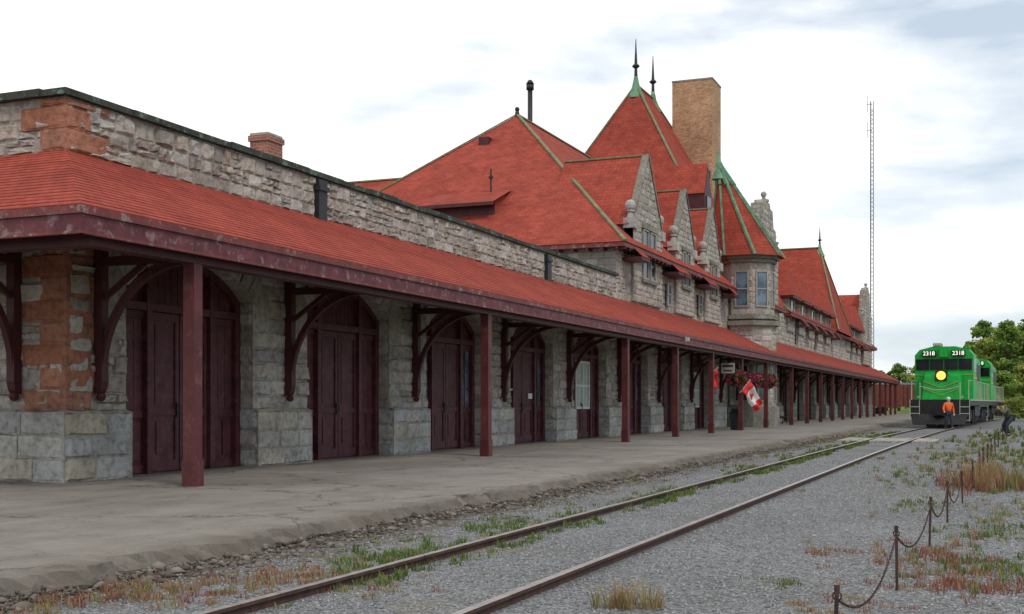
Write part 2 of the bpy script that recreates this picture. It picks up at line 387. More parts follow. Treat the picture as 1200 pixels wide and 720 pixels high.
stones(w,(0,Y0,0),(-1,0,0),(0,-1,0),1.27,6.25,lambda a,b:[(-XW,29)],(.22,.36),(.28,.65),.06,1,True,.25)
for c in OPEN:
    n=13; a0=math.asin(HW/RA)*1.02
    for k in range(n):
        t0=-a0+2*a0*k/n+.006; t1=-a0+2*a0*(k+1)/n-.006; ro=RA+.4; ri=RA
        poly=[(XW-.45,c+math.sin(t)*r,ZC+math.cos(t)*r) for t,r in ((t0,ri),(t1,ri),(t1,ro),(t0,ro))]
        w.prism(poly,(.45+U(.04,.08),0,0),1)
wall=w.build('wall',['mortar','stone','stonetex'],ST)
def pier_spans():
    s=Y0-.18; out=[]
    for c in OPEN:
        if c-HW-s>6: out+= [(s,63.4),(68,c-HW)]
        else: out.append((s,c-HW))
        s=c+HW
    out.append((s,YEND)); return out
for k_,(a_,b_) in enumerate(pier_spans()):
    p=MB(); near=a_<60
    p.box(XW-.38,XW+.13,a_-.008,b_+.008,0.02,1.24,0)
    stones(p,(XW+.13,0,0),UY,NX,PZ,1.27,lambda z0,z1:[(a_,b_)],(.34,.4),(.6,1.0),.055,1,near)
    stones(p,(XW+.13,b_+.008,0),(-1,0,0),(0,1,0),PZ,1.27,lambda z0,z1:[(0,.5)],(.36,.38),(.5,.5),.03,1,False)
    if k_: stones(p,(XW+.13,a_-.008,0),(-1,0,0),(0,-1,0),PZ,1.27,lambda z0,z1:[(0,.5)],(.36,.38),(.5,.5),.03,1,False)
    p.face([(XW,a_,1.3),(XW+.16,a_,1.24),(XW+.16,b_,1.24),(XW,b_,1.3)],1)
    p.build('pier_plinth',['mortar','plinth'],ST)
p=MB(); p.box(-29,XW-.4,Y0-.17,Y0+.1,.02,1.24,0)
stones(p,(0,Y0-.19,0),(-1,0,0),(0,-1,0),PZ,1.27,lambda z0,z1:[(-XW-.13,29)],(.36,.38),(.6,1.0),.05,1,True)
p.build('plinth',['mortar','plinth'],ST)
def quoin_run(za,zb,k):
    q=MB(); z=za
    while z<zb-.1:
        h=min(.36,zb-z)
        L1,L2=(.95,.5) if k%2 else (.55,.9)
        q.box(XW-.3,XW+.035,Y0-.035,Y0+L1,z+.004,z+h-.004,0)
        q.box(XW-L2,XW-.3,Y0-.035,Y0+.2,z+.004,z+h-.004,0)
        stone_block(q,Vector((XW+.035,0,0)),Vector(UY),Vector(NX),Y0-.04,Y0+L1,z,z+h,.045,0)
        stone_block(q,Vector((0,Y0-.035,0)),Vector((-1,0,0)),Vector((0,-1,0)),-XW-.04,-XW+L2,z,z+h,.045,0)
        z+=h; k+=1
    q.build('quoins',['sand'],ST)
quoin_run(1.27,5.0,0); quoin_run(5.42,6.25,1)
c=MB(); y=Y0-.12
while y<43.9:
    L=min(U(1.1,1.7),44-y); h=U(-.015,.015)
    c.box(XW-.42,XW+.11+U(-.015,.015),y,y+L-.012,6.29+h*.3,6.40+h); y+=L
x=XW-.42
while x>-29.3:
    L=U(1.1,1.7); c.box(x-L+.012,x,Y0-.14,Y0+.42,6.29,6.41); x-=L
c.build('coping',['coping'],ST)
for yy in (22.4,36.4):
    d=MB(); d.box(XW-.05,XW+.13,yy-.17,yy+.17,5.2,6.24); d.box(XW+.0,XW+.17,yy-.2,yy+.2,6.0,6.1); d.build('downspout_box',['dark'],ST)
# ------------------------------------------------------------------ canopy
EX=-11.0; EY=12.15; EZ=3.98; TZ=5.43; CE=145
cr=MB(); NC=20
def cpt(t): return (XW+(EX-XW)*t, Y0+(EY-Y0)*t, TZ+(EZ-TZ)*t)
for k in range(NC):
    a=cpt(k/NC); b=cpt((k+1)/NC); l=.011
    cuts=[b[1]]
    while cuts[-1]<CE: cuts.append(min(CE,cuts[-1]+U(1.0,3.2)))
    for i in range(len(cuts)-1):
        y0,y1=cuts[i],cuts[i+1]; ya=max(y0,a[1]) if i else a[1]
        cr.face([(a[0],ya,a[2]),(b[0],y0,b[2]+l),(b[0],y1,b[2]+l),(a[0],y1,a[2])])
    cr.face([(b[0],b[1],b[2]+l),(b[0],CE,b[2]+l),(b[0]-.002,CE,b[2]-.004),(b[0]-.002,b[1],b[2]-.004)])
    cuts=[b[0]]
    while cuts[-1]>-29: cuts.append(max(-29,cuts[-1]-U(1.5,4)))
    for i in range(len(cuts)-1):
        x0,x1=cuts[i],cuts[i+1]; xa=a[0] if i==0 else min(x0,a[0])
        cr.face([(xa,a[1],a[2]),(x1,a[1],a[2]),(x1,b[1],b[2]+l),(x0,b[1],b[2]+l)])
    cr.face([(b[0],b[1],b[2]+l),(-29,b[1],b[2]+l),(-29,b[1]+.002,b[2]-.004),(b[0],b[1]+.002,b[2]-.004)])
canopy=cr.build('canopy_roof',['shingle'],ST)
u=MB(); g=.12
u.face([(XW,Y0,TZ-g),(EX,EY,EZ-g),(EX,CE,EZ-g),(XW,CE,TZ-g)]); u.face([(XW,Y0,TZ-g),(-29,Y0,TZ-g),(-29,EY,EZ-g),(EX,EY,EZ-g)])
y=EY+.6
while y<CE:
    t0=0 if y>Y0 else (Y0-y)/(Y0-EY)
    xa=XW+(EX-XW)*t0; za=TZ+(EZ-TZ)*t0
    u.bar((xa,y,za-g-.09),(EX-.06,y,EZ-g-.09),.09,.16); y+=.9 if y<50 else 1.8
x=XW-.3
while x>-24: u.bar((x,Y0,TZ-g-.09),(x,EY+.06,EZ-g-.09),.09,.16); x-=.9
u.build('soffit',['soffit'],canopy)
f=MB(); y=EY
while y<CE:
    L=min(U(3.5,5),CE-y); d=U(-.004,.004)
    f.box(EX-.04,EX+.0+d,y+.003,y+L-.003,3.64,3.86,0); f.box(EX-.05,EX+.035+d,y+.002,y+L-.002,3.86,3.965,1); y+=L
f.box(EX-.05,EX+.02,EY,CE,3.60,3.64,1)
f.box(-29,EX+.001,EY-.0,EY+.04,3.64,3.86,0); f.box(-29,EX+.036,EY-.035,EY+.05,3.86,3.965,1); f.box(-29,EX+.021,EY-.02,EY+.05,3.60,3.64,1)
f.build('fascia',['fascia','trim'],canopy)
bm_=MB(); bm_.box(-11.42,-11.18,EY+.35,CE-.3,3.5,3.7); bm_.box(-29,-11.42,EY+.35,EY+.58,3.5,3.7); bm_.build('beam',['wood'],canopy)
PY=[14.84,25.9,37.2,43.6,49.5,55.6,62,70,76,82,88,94,100,106,112,118,124,130,136,142]
def mkpost():
    p=MB(); s=.115
    p.box(-s,s,-s,s,PZ,.55); s=.1; p.box(-s,s,-s,s,.55,3.5)
    return p.build('post',['postpaint'],ST,loc=(-11.3,PY[0],0))
p0=mkpost()
for yy in PY[1:]:
    c=p0.copy(); COL.objects.link(c); c.location=(-11.3,yy,0)
def mkbracket():
    b=MB()
    b.box(0,.16,-.08,.08,1.75,4.9); b.prism([(0,-.08,1.75),(.16,-.08,1.75),(.13,-.08,1.62),(.08,-.08,1.56),(0,-.08,1.56)],(0,.16,0)); b.ball((.08,0,1.51),.08,8)
    b.box(0,2.45,-.06,.06,3.64,3.78)
    pts=[]
    for k in range(15):
        a=math.pi*.5*k/14; pts.append((.1+1.7*(1-math.cos(a)),1.85+1.8*math.sin(a)))
    for k in range(14):
        (x0,z0),(x1,z1)=pts[k],pts[k+1]; d=Vector((x1-x0,0,z1-z0)).normalized(); n=Vector((-d.z,0,d.x))*.055
        a0=Vector((x0,0,z0)); a1=Vector((x1,0,z1)); h=Vector((0,.055,0))
        b.hexa([a0-n-h,a0+n-h,a0+n+h,a0-n+h,a1-n-h,a1+n-h,a1+n+h,a1-n+h])
    b.bar((.12,0,3.1),(.95,0,3.65),.08,.08)
    return b
b0=mkbracket().build('bracket',['wood'],ST,loc=(XW+.05,15.5,0))
for k in range(1,9): 
    c=b0.copy(); COL.objects.link(c); c.location=(XW+.05,15.35+5.75*k if k<8 else 62,0)
for c_ in OPEN[8:]:
    c=b0.copy(); COL.objects.link(c); c.location=(XW+.05,c_-2.85,0)
for xx in (-14.7,-19.5):
    c=b0.copy(); COL.objects.link(c); c.location=(xx,Y0-.05,0); c.rotation_euler=(0,0,-math.pi/2)
# ------------------------------------------------------------------ doors
def arch_z(dy,r=RA-.02): return ZC+math.sqrt(max(0,r*r-dy*dy))
def make_door(c,kind,detail=True):
    X=XW-.40; d=MB(); PB=PZ+.0
    for k in range(12):
        a=-HW+2*HW*k/12; b=-HW+2*HW*(k+1)/12
        d.face([(X,c+a,PB),(X,c+b,PB),(X,c+b,arch_z(b)+.02),(X,c+a,arch_z(a)+.02)])
        za,zb=arch_z(a),arch_z(b)
        d.hexa([(X,c+a,za-.14),(X+.1,c+a,za-.14),(X+.1,c+b,zb-.14),(X,c+b,zb-.14),(X,c+a,za+.02),(X+.1,c+a,za+.02),(X+.1,c+b,zb+.02),(X,c+b,zb+.02)])
    for sg in (-1,1):
        d.box(X,X+.12,c+sg*1.85,c+sg*1.68,PB,SPR)
        d.box(X,X+.14,c+sg*.98,c+sg*.84,PB,arch_z(.9)-.06)
    d.box(X,X+.13,c-1.68,c+1.68,3.05,3.19)
    n=18
    for i in range(n):
        a=-1.62+3.24*i/n; d.box(X,X+.02,c+a+.007,c+a+3.24/n-.007,3.2,min(arch_z(a),arch_z(a+3.24/n))-.12)
    door=d.build('door',['door'],ST)
    if not detail: return
    for sg in (-1,1):
        l=MB(); y0,y1=sorted((c+sg*.015,c+sg*.83)); X2=X+.035
        l.box(X,X2,y0,y1,PB+.03,3.03)
        l.box(X2,X2+.03,y0,y0+.1,PB+.03,3.03); l.box(X2,X2+.03,y1-.1,y1,PB+.03,3.03)
        for z0,z1 in ((PB+.03,PB+.22),(1.18,1.30),(2.89,3.03)): l.box(X2,X2+.03,y0+.1,y1-.1,z0,z1)
        if kind==1:
            n=5; ww=(y1-y0-.2)/n
            for i in range(n): l.box(X2,X2+.014,y0+.1+ww*i+.006,y0+.1+ww*(i+1)-.006,1.31,2.88)
        elif kind==0: l.box(X2,X2+.012,y0+.17,y1-.17,1.38,2.82)
        l.box(X2,X2+.018,y0+.2,y1-.2,PB+.34,1.08)
        l.build('door_leaf',['door'],door)
    for sg in (-1,1):
        s=MB()
        y0,y1=sorted((c+sg*.99,c+sg*1.67)); X2=X+.02
        s.box(X,X+.012,y0,y1,PB+.02,3.04)
        for z0,z1 in ((PB+.02,PB+.16),(1.14,1.28),(2.91,3.04)): s.box(X,X2+.03,y0,y1,z0,z1)
        mid=(y0+y1)/2
        for a,b in ((y0+.07,mid-.04),(mid+.04,y1-.07)): s.box(X,X2+.02,a,b,PB+.24,1.06)
        n=3; ww=(y1-y0)/n
        if kind!=1:
            for i in range(n): s.box(X,X2+.008,y0+ww*i+.006,y0+ww*(i+1)-.006,1.29,2.90)
        s.build('side_panel',['door'],door)
    if kind==1:
        for sg in (-1,1):
            y0,y1=sorted((c+sg*1.02,c+sg*1.62)); g=MB(); g.box(X+.005,X+.02,y0,y1,1.3,2.88); g.build('pane',['glassblue'],door)
            g=MB(); g.box(X+.02,X+.045,(y0+y1)/2-.02,(y0+y1)/2+.02,1.3,2.88)
            for z in (1.8,2.3): g.box(X+.02,X+.044,y0,y1,z-.02,z+.02)
            g.build('glazing_bars',['door'],door)
    if kind==2:
        g=MB(); g.box(X+.066,X+.075,c-.8,c+.8,1.25,2.85); g.build('pane',['curtain'],door)
        g=MB()
        for yy in (-.8,-.02,.72): g.box(X+.075,X+.12,c+yy,c+yy+.08,1.2,2.9)
        for z in (1.2,2.0,2.85): g.box(X+.075,X+.119,c-.8,c+.8,z,z+.08)
        g.build('window_frame',['white'],door)
    h=MB(); h.box(X+.065,X+.1,c-.11,c-.05,1.15,1.42); h.tube([(X+.07,c-.08,1.2),(X+.14,c-.08,1.22),(X+.14,c-.08,1.36),(X+.07,c-.08,1.38)],.012,6); h.build('handle',['dark'],door)
kinds=[0,0,1,1,2,1,0,2]
for i,c_ in enumerate(OPEN): make_door(c_,kinds[i] if i<8 else i%3,i<14)
# ------------------------------------------------------------------ roofs
def hiproof(name,x0,x1,y0,y1,z0,xr,yr0,yr1,zr,mat='shingle_far',caps=True,parent=ST,xr2=None):
    m=MB(); xr2=xr if xr2 is None else xr2; A=(x0,y0,z0);B=(x1,y0,z0);C=(x1,y1,z0);D=(x0,y1,z0);E=(xr,yr0,zr);F=(xr2,yr1,zr)
    m.face([B,C,F,E]); m.face([D,A,E,F]); m.face([A,B,E]); m.face([C,D,F])
    t=.18
    m.box(x0+.1,x1-.04,y0+.04,y1-.04,z0-t,z0-.01,1)
    ro=m.build(name,[mat,'trim'],parent)
    if caps:
        h=MB()
        for a,b in ((B,E),(A,E),(C,F),(D,F),(E,F)):
            if (Vector(a)-Vector(b)).length>.1: h.bar(Vector(a)+Vector((0,0,.03)),Vector(b)+Vector((0,0,.05)),.15,.07)
        h.build('hip_capping',['hip'],ro)
    return ro
roofA=hiproof('roof',-29.8,-13.2,43.4,80,7.55,-21.5,53,72,15.2)
u=MB(); y=43.6
while y<64: u.box(-13.75,-13.25,y,y+.1,7.28,7.37); y+=.6
x=-13.6
while x>-29: u.box(x,x+.1,43.45,44,7.28,7.37); x-=.6
u.build('rafter_tails',['wood'],roofA)
h=MB(); h.cyl(-21.5,53,15.15,15.4,.14,.08); h.ball((-21.5,53,15.48),.12); h.build('finial',['dark'],roofA,True)
h=MB(); h.cyl(-23,58.5,13,18.0,.13); h.cyl(-23,58.5,17.9,18.15,.2); h.cyl(-23,58.5,18.2,18.4,.22,.1); h.build('flue_pipe',['dark'],roofA,True)
h=MB(); h.box(-22.5,-22.0,50.7,51.2,13.3,13.75); h.build('roof_vent',['wood'],roofA)
h=MB(); h.cyl(-20.2,46.8,10,11.4,.04); h.cyl(-20.2,46.8,11.0,11.1,.1); h.build('vent_pipe',['dark'],roofA)
hiproof('cross_roof',-33.5,-20,44.5,57,7.5,-30,50.7,50.8,12.1,xr2=-22)
s=MB(); s.face([(-22.8,45.0,9.7),(-19.3,45.0,9.7),(-19.3,47.0,10.5),(-22.8,47.0,10.5)]); s.box(-22.8,-19.3,44.96,45.05,9.55,9.69,1)
s.box(-22.6,-19.5,45.5,45.6,8.6,9.6,1)
for xx in (-22.6,-19.5): s.face([(xx,45.6,8.6),(xx,45.6,9.8),(xx,46.8,10.3)],0)
s.build('shed_dormer',['shingle_far','wood','glass'],ST)
pyr=hiproof('tower_roof',-29,-13.7,66,84,8.0,-21.5,73,77,21.6)
def spire(x,y,z,h,par,k=1):
    m=MB(); m.tube([(x,y,z-.9*k),(x,y,z-.1),(x,y,z+.5*k)],[.6*k,.25*k,.12*k],8); m.build('finial_base',['copper'],par)
    m=MB(); m.tube([(x,y,z+.4*k),(x,y,z+h*.35),(x,y,z+h*.4),(x,y,z+h*.46),(x,y,z+h)],[.12*k,.09*k,.26*k,.1*k,.02],8); m.build('finial',['dark'],par)
spire(-21.5,73,21.6,2.9,pyr); spire(-21.5,77,21.6,2.9,pyr)
m=MB()
m.prism([(-17.0,73.2,15.4),(-17.0,74.2,15.4),(-17.0,74.2,15.9),(-17.0,73.7,16.4),(-17.0,73.2,15.9)],(-1.4,0,0),0)
for k in range(5): m.box(-17,-16.95,73.3,74.1,15.5+k*.1,15.55+k*.1,1)
m.build('roof_vent',['copper','dark'],pyr)
for yy,zz in ((69.2,13.6),(80.8,13.2)):
    m=MB(); m.prism([(-16,yy-1,zz),(-16,yy+1,zz),(-16,yy,zz+1.9)],(-4,0,0),0); m.prism([(-15.98,yy-.9,zz-1.8),(-15.98,yy+.9,zz-1.8),(-15.98,yy+.9,zz),(-15.98,yy,zz+1.6),(-15.98,yy-.9,zz)],(-2.5,0,0),1); m.box(-15.99,-15.92,yy-.5,yy+.5,zz-1.4,zz-.1,2); m.build('roof_dormer',['shingle_far','wood','glass'],pyr)
roofB=hiproof('roof',-29.8,-13.2,82,YEND+.5,7.55,-21.5,88,134,15.0)
m=MB(); m.face([(-13,105.5,7.6),(-26,105.5,7.6),(-26,110.5,15.45),(-15.3,110.5,15.45)]); m.face([(-13,115.5,7.6),(-26,115.5,7.6),(-26,110.5,15.45),(-15.3,110.5,15.45)]); m.face([(-13,105.5,7.61),(-13,115.5,7.61),(-15.3,110.5,15.46)])
m.bar((-15.3,110.5,15.5),(-26,110.5,15.5),.2,.1,1); m.bar((-13,105.5,7.7),(-15.3,110.5,15.5),.14,.08,1); m.bar((-13,115.5,7.7),(-15.3,110.5,15.5),.14,.08,1); xb=m.build('cross_roof',['shingle_far','hip'],ST); spire(-15.3,110.5,15.4,1.9,xb,.8)
def mkwindow(par,pts,mat='frame',bars=False,t=.06,gl='glass'):
    o,u,n,wd,ht=pts; o=Vector(o);u=Vector(u);n=Vector(n);z=Vector((0,0,1))
    g=MB(); a=o+n*.02; g.face([a,a+u*wd,a+u*wd+z*ht,a+z*ht]); 
    f=MB()
    def bx(u0,u1,z0,z1,d=.07):
        P=[o+u*u0+z*z0,o+u*u1+z*z0,o+u*u1+z*z0+n*d,o+u*u0+z*z0+n*d]; f.hexa(P+[p+z*(z1-z0) for p in P])
    bx(0,t,0,ht);bx(wd-t,wd,0,ht);bx(t,wd-t,0,t);bx(t,wd-t,ht-t,ht);bx(t,wd-t,ht*.5-.03,ht*.5+.03,.06)
    if bars: bx(wd/2-.02,wd/2+.02,t,ht-t,.055)
    fr=f.build('window',[mat],par); g.build('pane',[gl],fr); return fr
def mkdormer(hw=2.0,zs=8.7,zp=11.7,L=3.7,ww=.8,wz=6.5,wh=2.04):
    D=bpy.data.objects.new('dormer',None); COL.objects.link(D); D.parent=ST
    g=MB(); z0=5.5
    g.prism([(0,-hw,z0),(0,hw,z0),(0,hw,zs),(0,0,zp),(0,-hw,zs)],(-.4,0,0),0)
    def iv(a,b):
        q=hw if b<=zs else hw*(zp-b)/(zp-zs)
        if q<.25: return []
        if a<wz+wh and b>wz: return [(-q,-ww-.22),(-.12,.12),(ww+.22,q)]
        return [(-q,q)]
    stones(g,(.0,0,0),UY,NX,z0,zp,iv,(.2,.3),(.22,.5),.05,1,False)
    for sg in (-1,1): g.face([(-.02,sg*hw,7.4),(-.02,sg*hw,zs),(-1.6,sg*hw,zs),],0)
    g.box(-.02,.12,-ww-.3,ww+.3,wz-.14,wz-.02,2); g.box(-.02,.12,-ww-.3,ww+.3,wz+wh+.02,wz+wh+.2,2)
    g.build('gable_wall',['mortar','stone','darkstone'],D)
    c=MB()
    for sg in (-1,1):
        c.bar((-.1,sg*(hw+.1),zs),(-.1,0,zp+.14),.3,.08)
    c.build('coping',['darkstone'],D)
    for sg in (-1,1):
        b=MB(); y=sg*(hw-.0); b.box(-.36,.1,y-.22,y+.22,zs-.3,zs+.1); b.cyl(-.13,y,zs+.1,zs+.38,.16,.1,10); b.cyl(-.13,y,zs+.36,zs+.42,.17,.17,10); b.ball((-.13,y,zs+.62),.23,12); b.build('ball_finial',['plinth'],D,False)
    r=MB()
    for sg in (-1,1): r.face([(-.12,sg*(hw+.25),zs-.15),(-.12,0,zp+.1),(-L,0,zp+.1),(-L,sg*(hw+.25),zs-.15)])
    r.face([(-L,-hw-.25,zs-.15),(-L,hw+.25,zs-.15),(-L,0,zp+.1)])
    r.bar((-.1,0,zp+.13),(-L,0,zp+.13),.13,.07,1)
    r.build('roof',['shingle_far','hip'],D)
    for yy in (-ww-.15,.15): mkwindow(D,((.02,yy,wz),UY,NX,ww,wh))
    for a,b in ((-hw-1.3,-hw-.1),(hw+.1,hw+1.3)):
        s=MB(); s.face([(.75,a,7.1),(.75,b,7.1),(-.1,b,7.9),(-.1,a,7.9)]); s.box(-.1,.72,a,b,6.98,7.09,1)
        s.build('skirt_roof',['shingle_far','wood'],D)
    return D
D0=mkdormer(2.15,8.7,11.6); D0.location=(XW+.12,48.1,0)
D1=mkdormer(1.7,8.6,11.2,3.5,.55,6.8,1.6); D1.location=(XW+.12,54.4,0)
dup(D1,ST,(XW+.12,60.1,0))
def mkfar():
    D=bpy.data.objects.new('dormer',None); COL.objects.link(D); D.parent=ST; hw=1.55; zs=8.9; zp=11.35
    g=MB(); g.prism([(0,-hw,6.4),(0,hw,6.4),(0,hw,zs),(0,-hw,zs)],(-1.6,0,0),0); g.build('dormer_wall',['stonetex'],D)
    r=MB(); e=hw+.3; F=[(.45,-e,zs-.1),(.45,e,zs-.1)]; T=(-.35,0,zp); Bk=(-4.5,0,zp); B2=[(-4.5,-e,zs-.1),(-4.5,e,zs-.1)]
    r.face([F[0],F[1],T]); r.face([F[0],T,Bk,B2[0]]); r.face([F[1],T,Bk,B2[1]]); r.face([B2[0],B2[1],Bk]); r.box(-1.4,.42,-e+.03,e-.03,zs-.24,zs-.11,1)
    r.build('roof',['shingle_far','wood'],D)
    mkwindow(D,((.02,-.6,7.0),UY,NX,1.2,1.6))
    s=MB(); s.face([(.8,hw+.05,7.0),(.8,hw+1.6,7.0),(-.1,hw+1.6,7.85),(-.1,hw+.05,7.85)]); s.box(-.1,.77,hw+.05,hw+1.6,6.88,6.99,1); s.build('skirt_roof',['shingle_far','wood'],D)
    return D
F0=mkfar(); F0.location=(XW+.12,84.5,0)
for yy in (89.3,94.1,98.9,103.6,118,122.4,126.8): dup(F0,ST,(XW+.12,yy,0))
for yy in (51.4,57.3,87,96.5,120.2): mkwindow(wall,((XW+.1,yy-.3,5.7),UY,NX,.6,1.0))
def big_gable(y,hw,zs,zp):
    X=XW+.25
    prof=[(1,5.5),(1,zs),(.84,zs+.02),(.80,zs+.75),(.60,zs+.8),(.52,zp-.35),(.30,zp-.3),(.24,zp)]
    g=MB(); g.prism([(X,y+hw*a,z) for a,z in prof]+[(X,y-hw*a,z) for a,z in prof[::-1]],(-.6,0,0),0)
    def iv(a,b):
        q=hw
        if b>zs: q=hw*(.78 if b<zs+.75 else .5 if b<zp-.35 else .22)
        return [(y-q,y-.7),(y+.7,y+q)] if (a<10.6 and b>8.2) else [(y-q,y+q)]
    stones(g,(X,0,0),UY,NX,5.5,zp,iv,(.3,.4),(.4,.8),.06,1,False)
    G=g.build('gable_wall',['stonetex','stone'],ST)
    mkwindow(G,((X+.02,y-.65,8.3),UY,NX,1.3,2.2))
    for yy,zz in ((y-hw*.9,zs),(y+hw*.9,zs),(y,zp)):
        b=MB(); b.box(X-.5,X+.1,yy-.22,yy+.22,zz,zz+.12); b.cyl(X-.2,yy,zz+.11,zz+.3,.14,.1,10); b.ball((X-.2,yy,zz+.45),.19,12); b.build('ball_finial',['plinth'],G)
    r=MB()
    for sg in (-1,1): r.face([(X-.4,y+sg*(hw+.1),zs-1.2),(X-.4,y,zp-.6),(X-8,y,zp-.6),(X-8,y+sg*(hw+.1),zs-1.2)])
    r.build('gable_roof',['shingle_far'],G)
big_gable(74.4,3.9,11.7,13.9)
big_gable(134,4.2,10.8,13.8)
def octo(cx,cy,r,z,ph=22.5): return [(cx+r*math.cos(R(ph+45*k)),cy+r*math.sin(R(ph+45*k)),z) for k in range(8)]
TX,TY=-13.0,65.6
t=MB()
def ring(m,r0,z0,r1,z1,mi=0):
    a=octo(TX,TY,r0,z0); b=octo(TX,TY,r1,z1)
    for k in range(8): m.face([a[k],a[(k+1)%8],b[(k+1)%8],b[k]],mi)
ring(t,1.62,.1,1.62,5.6); ring(t,1.8,.1,1.8,1.2,2); ring(t,1.8,1.2,1.62,1.3,2)
ring(t,1.5,5.9,1.5,9.2)
for z0,z1,r in ((5.6,5.85,1.85),(5.95,6.15,1.72),(9.0,9.2,1.65),(9.2,9.42,1.82)):
    ring(t,r,z0,r,z1,2); ring(t,r,z1,r-.4,z1+.002,2); ring(t,r-.4,z0,r,z0+.002,2)
for k in range(8):
    a=Vector(octo(TX,TY,1.5,0)[k]); b=Vector(octo(TX,TY,1.5,0)[(k+1)%8]); 
    if (a+b).x/2<-13.9: continue
    u_=(b-a); L=u_.length; u_.normalize(); n_=Vector((u_.y,-u_.x,0))
    stones(t,a,u_,n_,6.15,9.0,lambda z0,z1:[(0,.2),(L-.2,L)] if (z0<8.6 and z1>6.6) else [(0,L)],(.26,.36),(.3,.5),.05,1,False)
    a=Vector(octo(TX,TY,1.62,0)[k]); b=Vector(octo(TX,TY,1.62,0)[(k+1)%8]); u_=(b-a); L2=u_.length; u_.normalize()
    stones(t,a,u_,n_,1.3,5.5,lambda z0,z1:[(0,.2),(L2-.2,L2)] if (z0<3.6 and z1>1.4) else [(0,L2)],(.26,.36),(.3,.6),.05,1,False)
TU=t.build('turret_wall',['mortar','stone','darkstone'],ST)
for k in range(8):
    a=Vector(octo(TX,TY,1.5,6.6)[k]); b=Vector(octo(TX,TY,1.5,6.6)[(k+1)%8])
    if (a+b).x/2<-13.9: continue
    u_=(b-a); L=u_.length; u_.normalize(); n_=Vector((u_.y,-u_.x,0)); mkwindow(TU,(a+u_*.2,u_,n_,L-.4,1.95),'frame',False,.07,'glassblue')
    a=Vector(octo(TX,TY,1.62,1.5)[k]); mkwindow(TU,(a+u_*.25,u_,n_,.75,2.0))
r=MB(); ap=Vector((-14.3,64.5,14.5)); o8=octo(TX,TY,2.1,9.35)
for k in range(8):
    a,b=Vector(o8[k]),Vector(o8[(k+1)%8]); ma=a.lerp(ap,.22)-Vector((0,0,.08)); mb_=b.lerp(ap,.22)-Vector((0,0,.08)); r.face([a,b,mb_,ma]); r.face([ma,mb_,ap])
    r.bar(a,ma+Vector((0,0,.03)),.18,.1,1); r.bar(ma+Vector((0,0,.03)),ap,.18,.1,1); r.bar(ma.lerp(ap,.7),ap,.3,.14,1)
r.tube([ap-Vector((0,0,.9)),ap-Vector((0,0,.2)),ap+Vector((0,0,.6))],[.42,.17,.04],8,1)
r.build('turret_roof',['shingle_far','copper'],ST)
m=MB(); m.box(-20.4,-17.7,77.8,80.4,9,22.8); m.box(-20.43,-17.67,77.77,80.43,22.8,22.9,1); m.build('chimney',['brick','darkstone'],ST)
m=MB(); m.box(-18.35,-17.8,26.5,27.2,6,8.3); m.box(-18.39,-17.76,26.46,27.24,8.3,8.45); m.box(-18.35,-17.8,26.5,27.2,8.45,8.52,1); m.build('chimney',['brick_red','plinth'],ST)
# ================================================================== GROUND, PLATFORM, TRACK
g=MB(); g.face([(-1500,-300,0),(1500,-300,0),(1500,3000,0),(-1500,3000,0)]); tag(g.build('ground',['ground']),'grey gravel and dirt yard','ground',kind='structure')
pl=MB(); ylist=list(np.arange(2,60,.07))+list(np.arange(60,147,2.0))
def wob(y):
    n_=max(0,math.sin(y*1.9+math.sin(y*.7)*2)-.5)*.5
    return .08*math.sin(y*.9)+.07*math.sin(y*2.7+1)+.06*math.sin(y*6.1+2)+.04*math.sin(y*13.3)-n_
rows=[]
for y in ylist:
    j=U(-.04,.04) if y<60 else 0; e=-6.66+wob(y)+j
    rows.append(((-14.6,y,PZ),(-9,y,PZ),(e-.25+U(-.08,.08),y,PZ-U(0,.006)),(e-.02+U(-.04,.02),y,PZ-.012-U(0,.02)),(e+U(0,.05),y,.05+U(-.03,.03)),(e+U(.05,.16),y,-.02)))
for rr in rows: pl.v+=list(rr)
for k in range(len(rows)-1):
    for j in range(5):
        a=k*6+j; pl.f.append((a,a+1,a+7,a+6)); pl.m.append(0); pl.r.append(.5)
pl.face([(-40,2,PZ-.004),(-14.5,2,PZ-.004),(-14.5,14.7,PZ-.004),(-40,14.7,PZ-.004)])
tag(pl.build('platform',['platform']),'worn asphalt platform with a crumbling edge','platform',kind='structure')
def tc(y): return -3.92+(.00045*(y-30)**2 if y>30 else 0)
def railobj(off,label):
    prof=[(-.065,-.06),(.065,-.06),(.065,-.04),(.012,-.02),(.012,.045),(.034,.055),(.034,.08),(-.034,.08),(-.034,.055),(-.012,.045),(-.012,-.02),(-.065,-.04)]
    ys=[-6]+list(np.arange(-2,200,4.0)); m=MB(); n=len(prof)
    for y in ys:
        for a,b in prof: m.v.append((tc(y)+off+a,y,b))
    for k in range(len(ys)-1):
        for j in range(n):
            q=k*n; m.f.append((q+j,q+(j+1)%n,q+n+(j+1)%n,q+n+j)); m.m.append(1 if j==6 else 0); m.r.append(.5)
    tag(m.build('rail',['rail','railtop']),label,'rail',group='rails of the track')
railobj(-.75,'rusty steel rail nearer the platform'); railobj(.75,'rusty steel rail farther from the platform')
XR=empty('track_crossing','pale timber plank crossing laid over the rails in front of the locomotive','crossing',(0,45.5,0))
for a,b in ((-1.75,-.82),(-.62,.62),(.82,1.6)):
    m=MB(); n=max(2,int((b-a)/.24)); 
    for i in range(n): m.box(tc(47)+a+(b-a)*i/n+.01,tc(47)+a+(b-a)*(i+1)/n-.01,-1.4,2.6,.0,.07+U(-.01,.01))
    m.build('plank_panel',['plank'],XR)
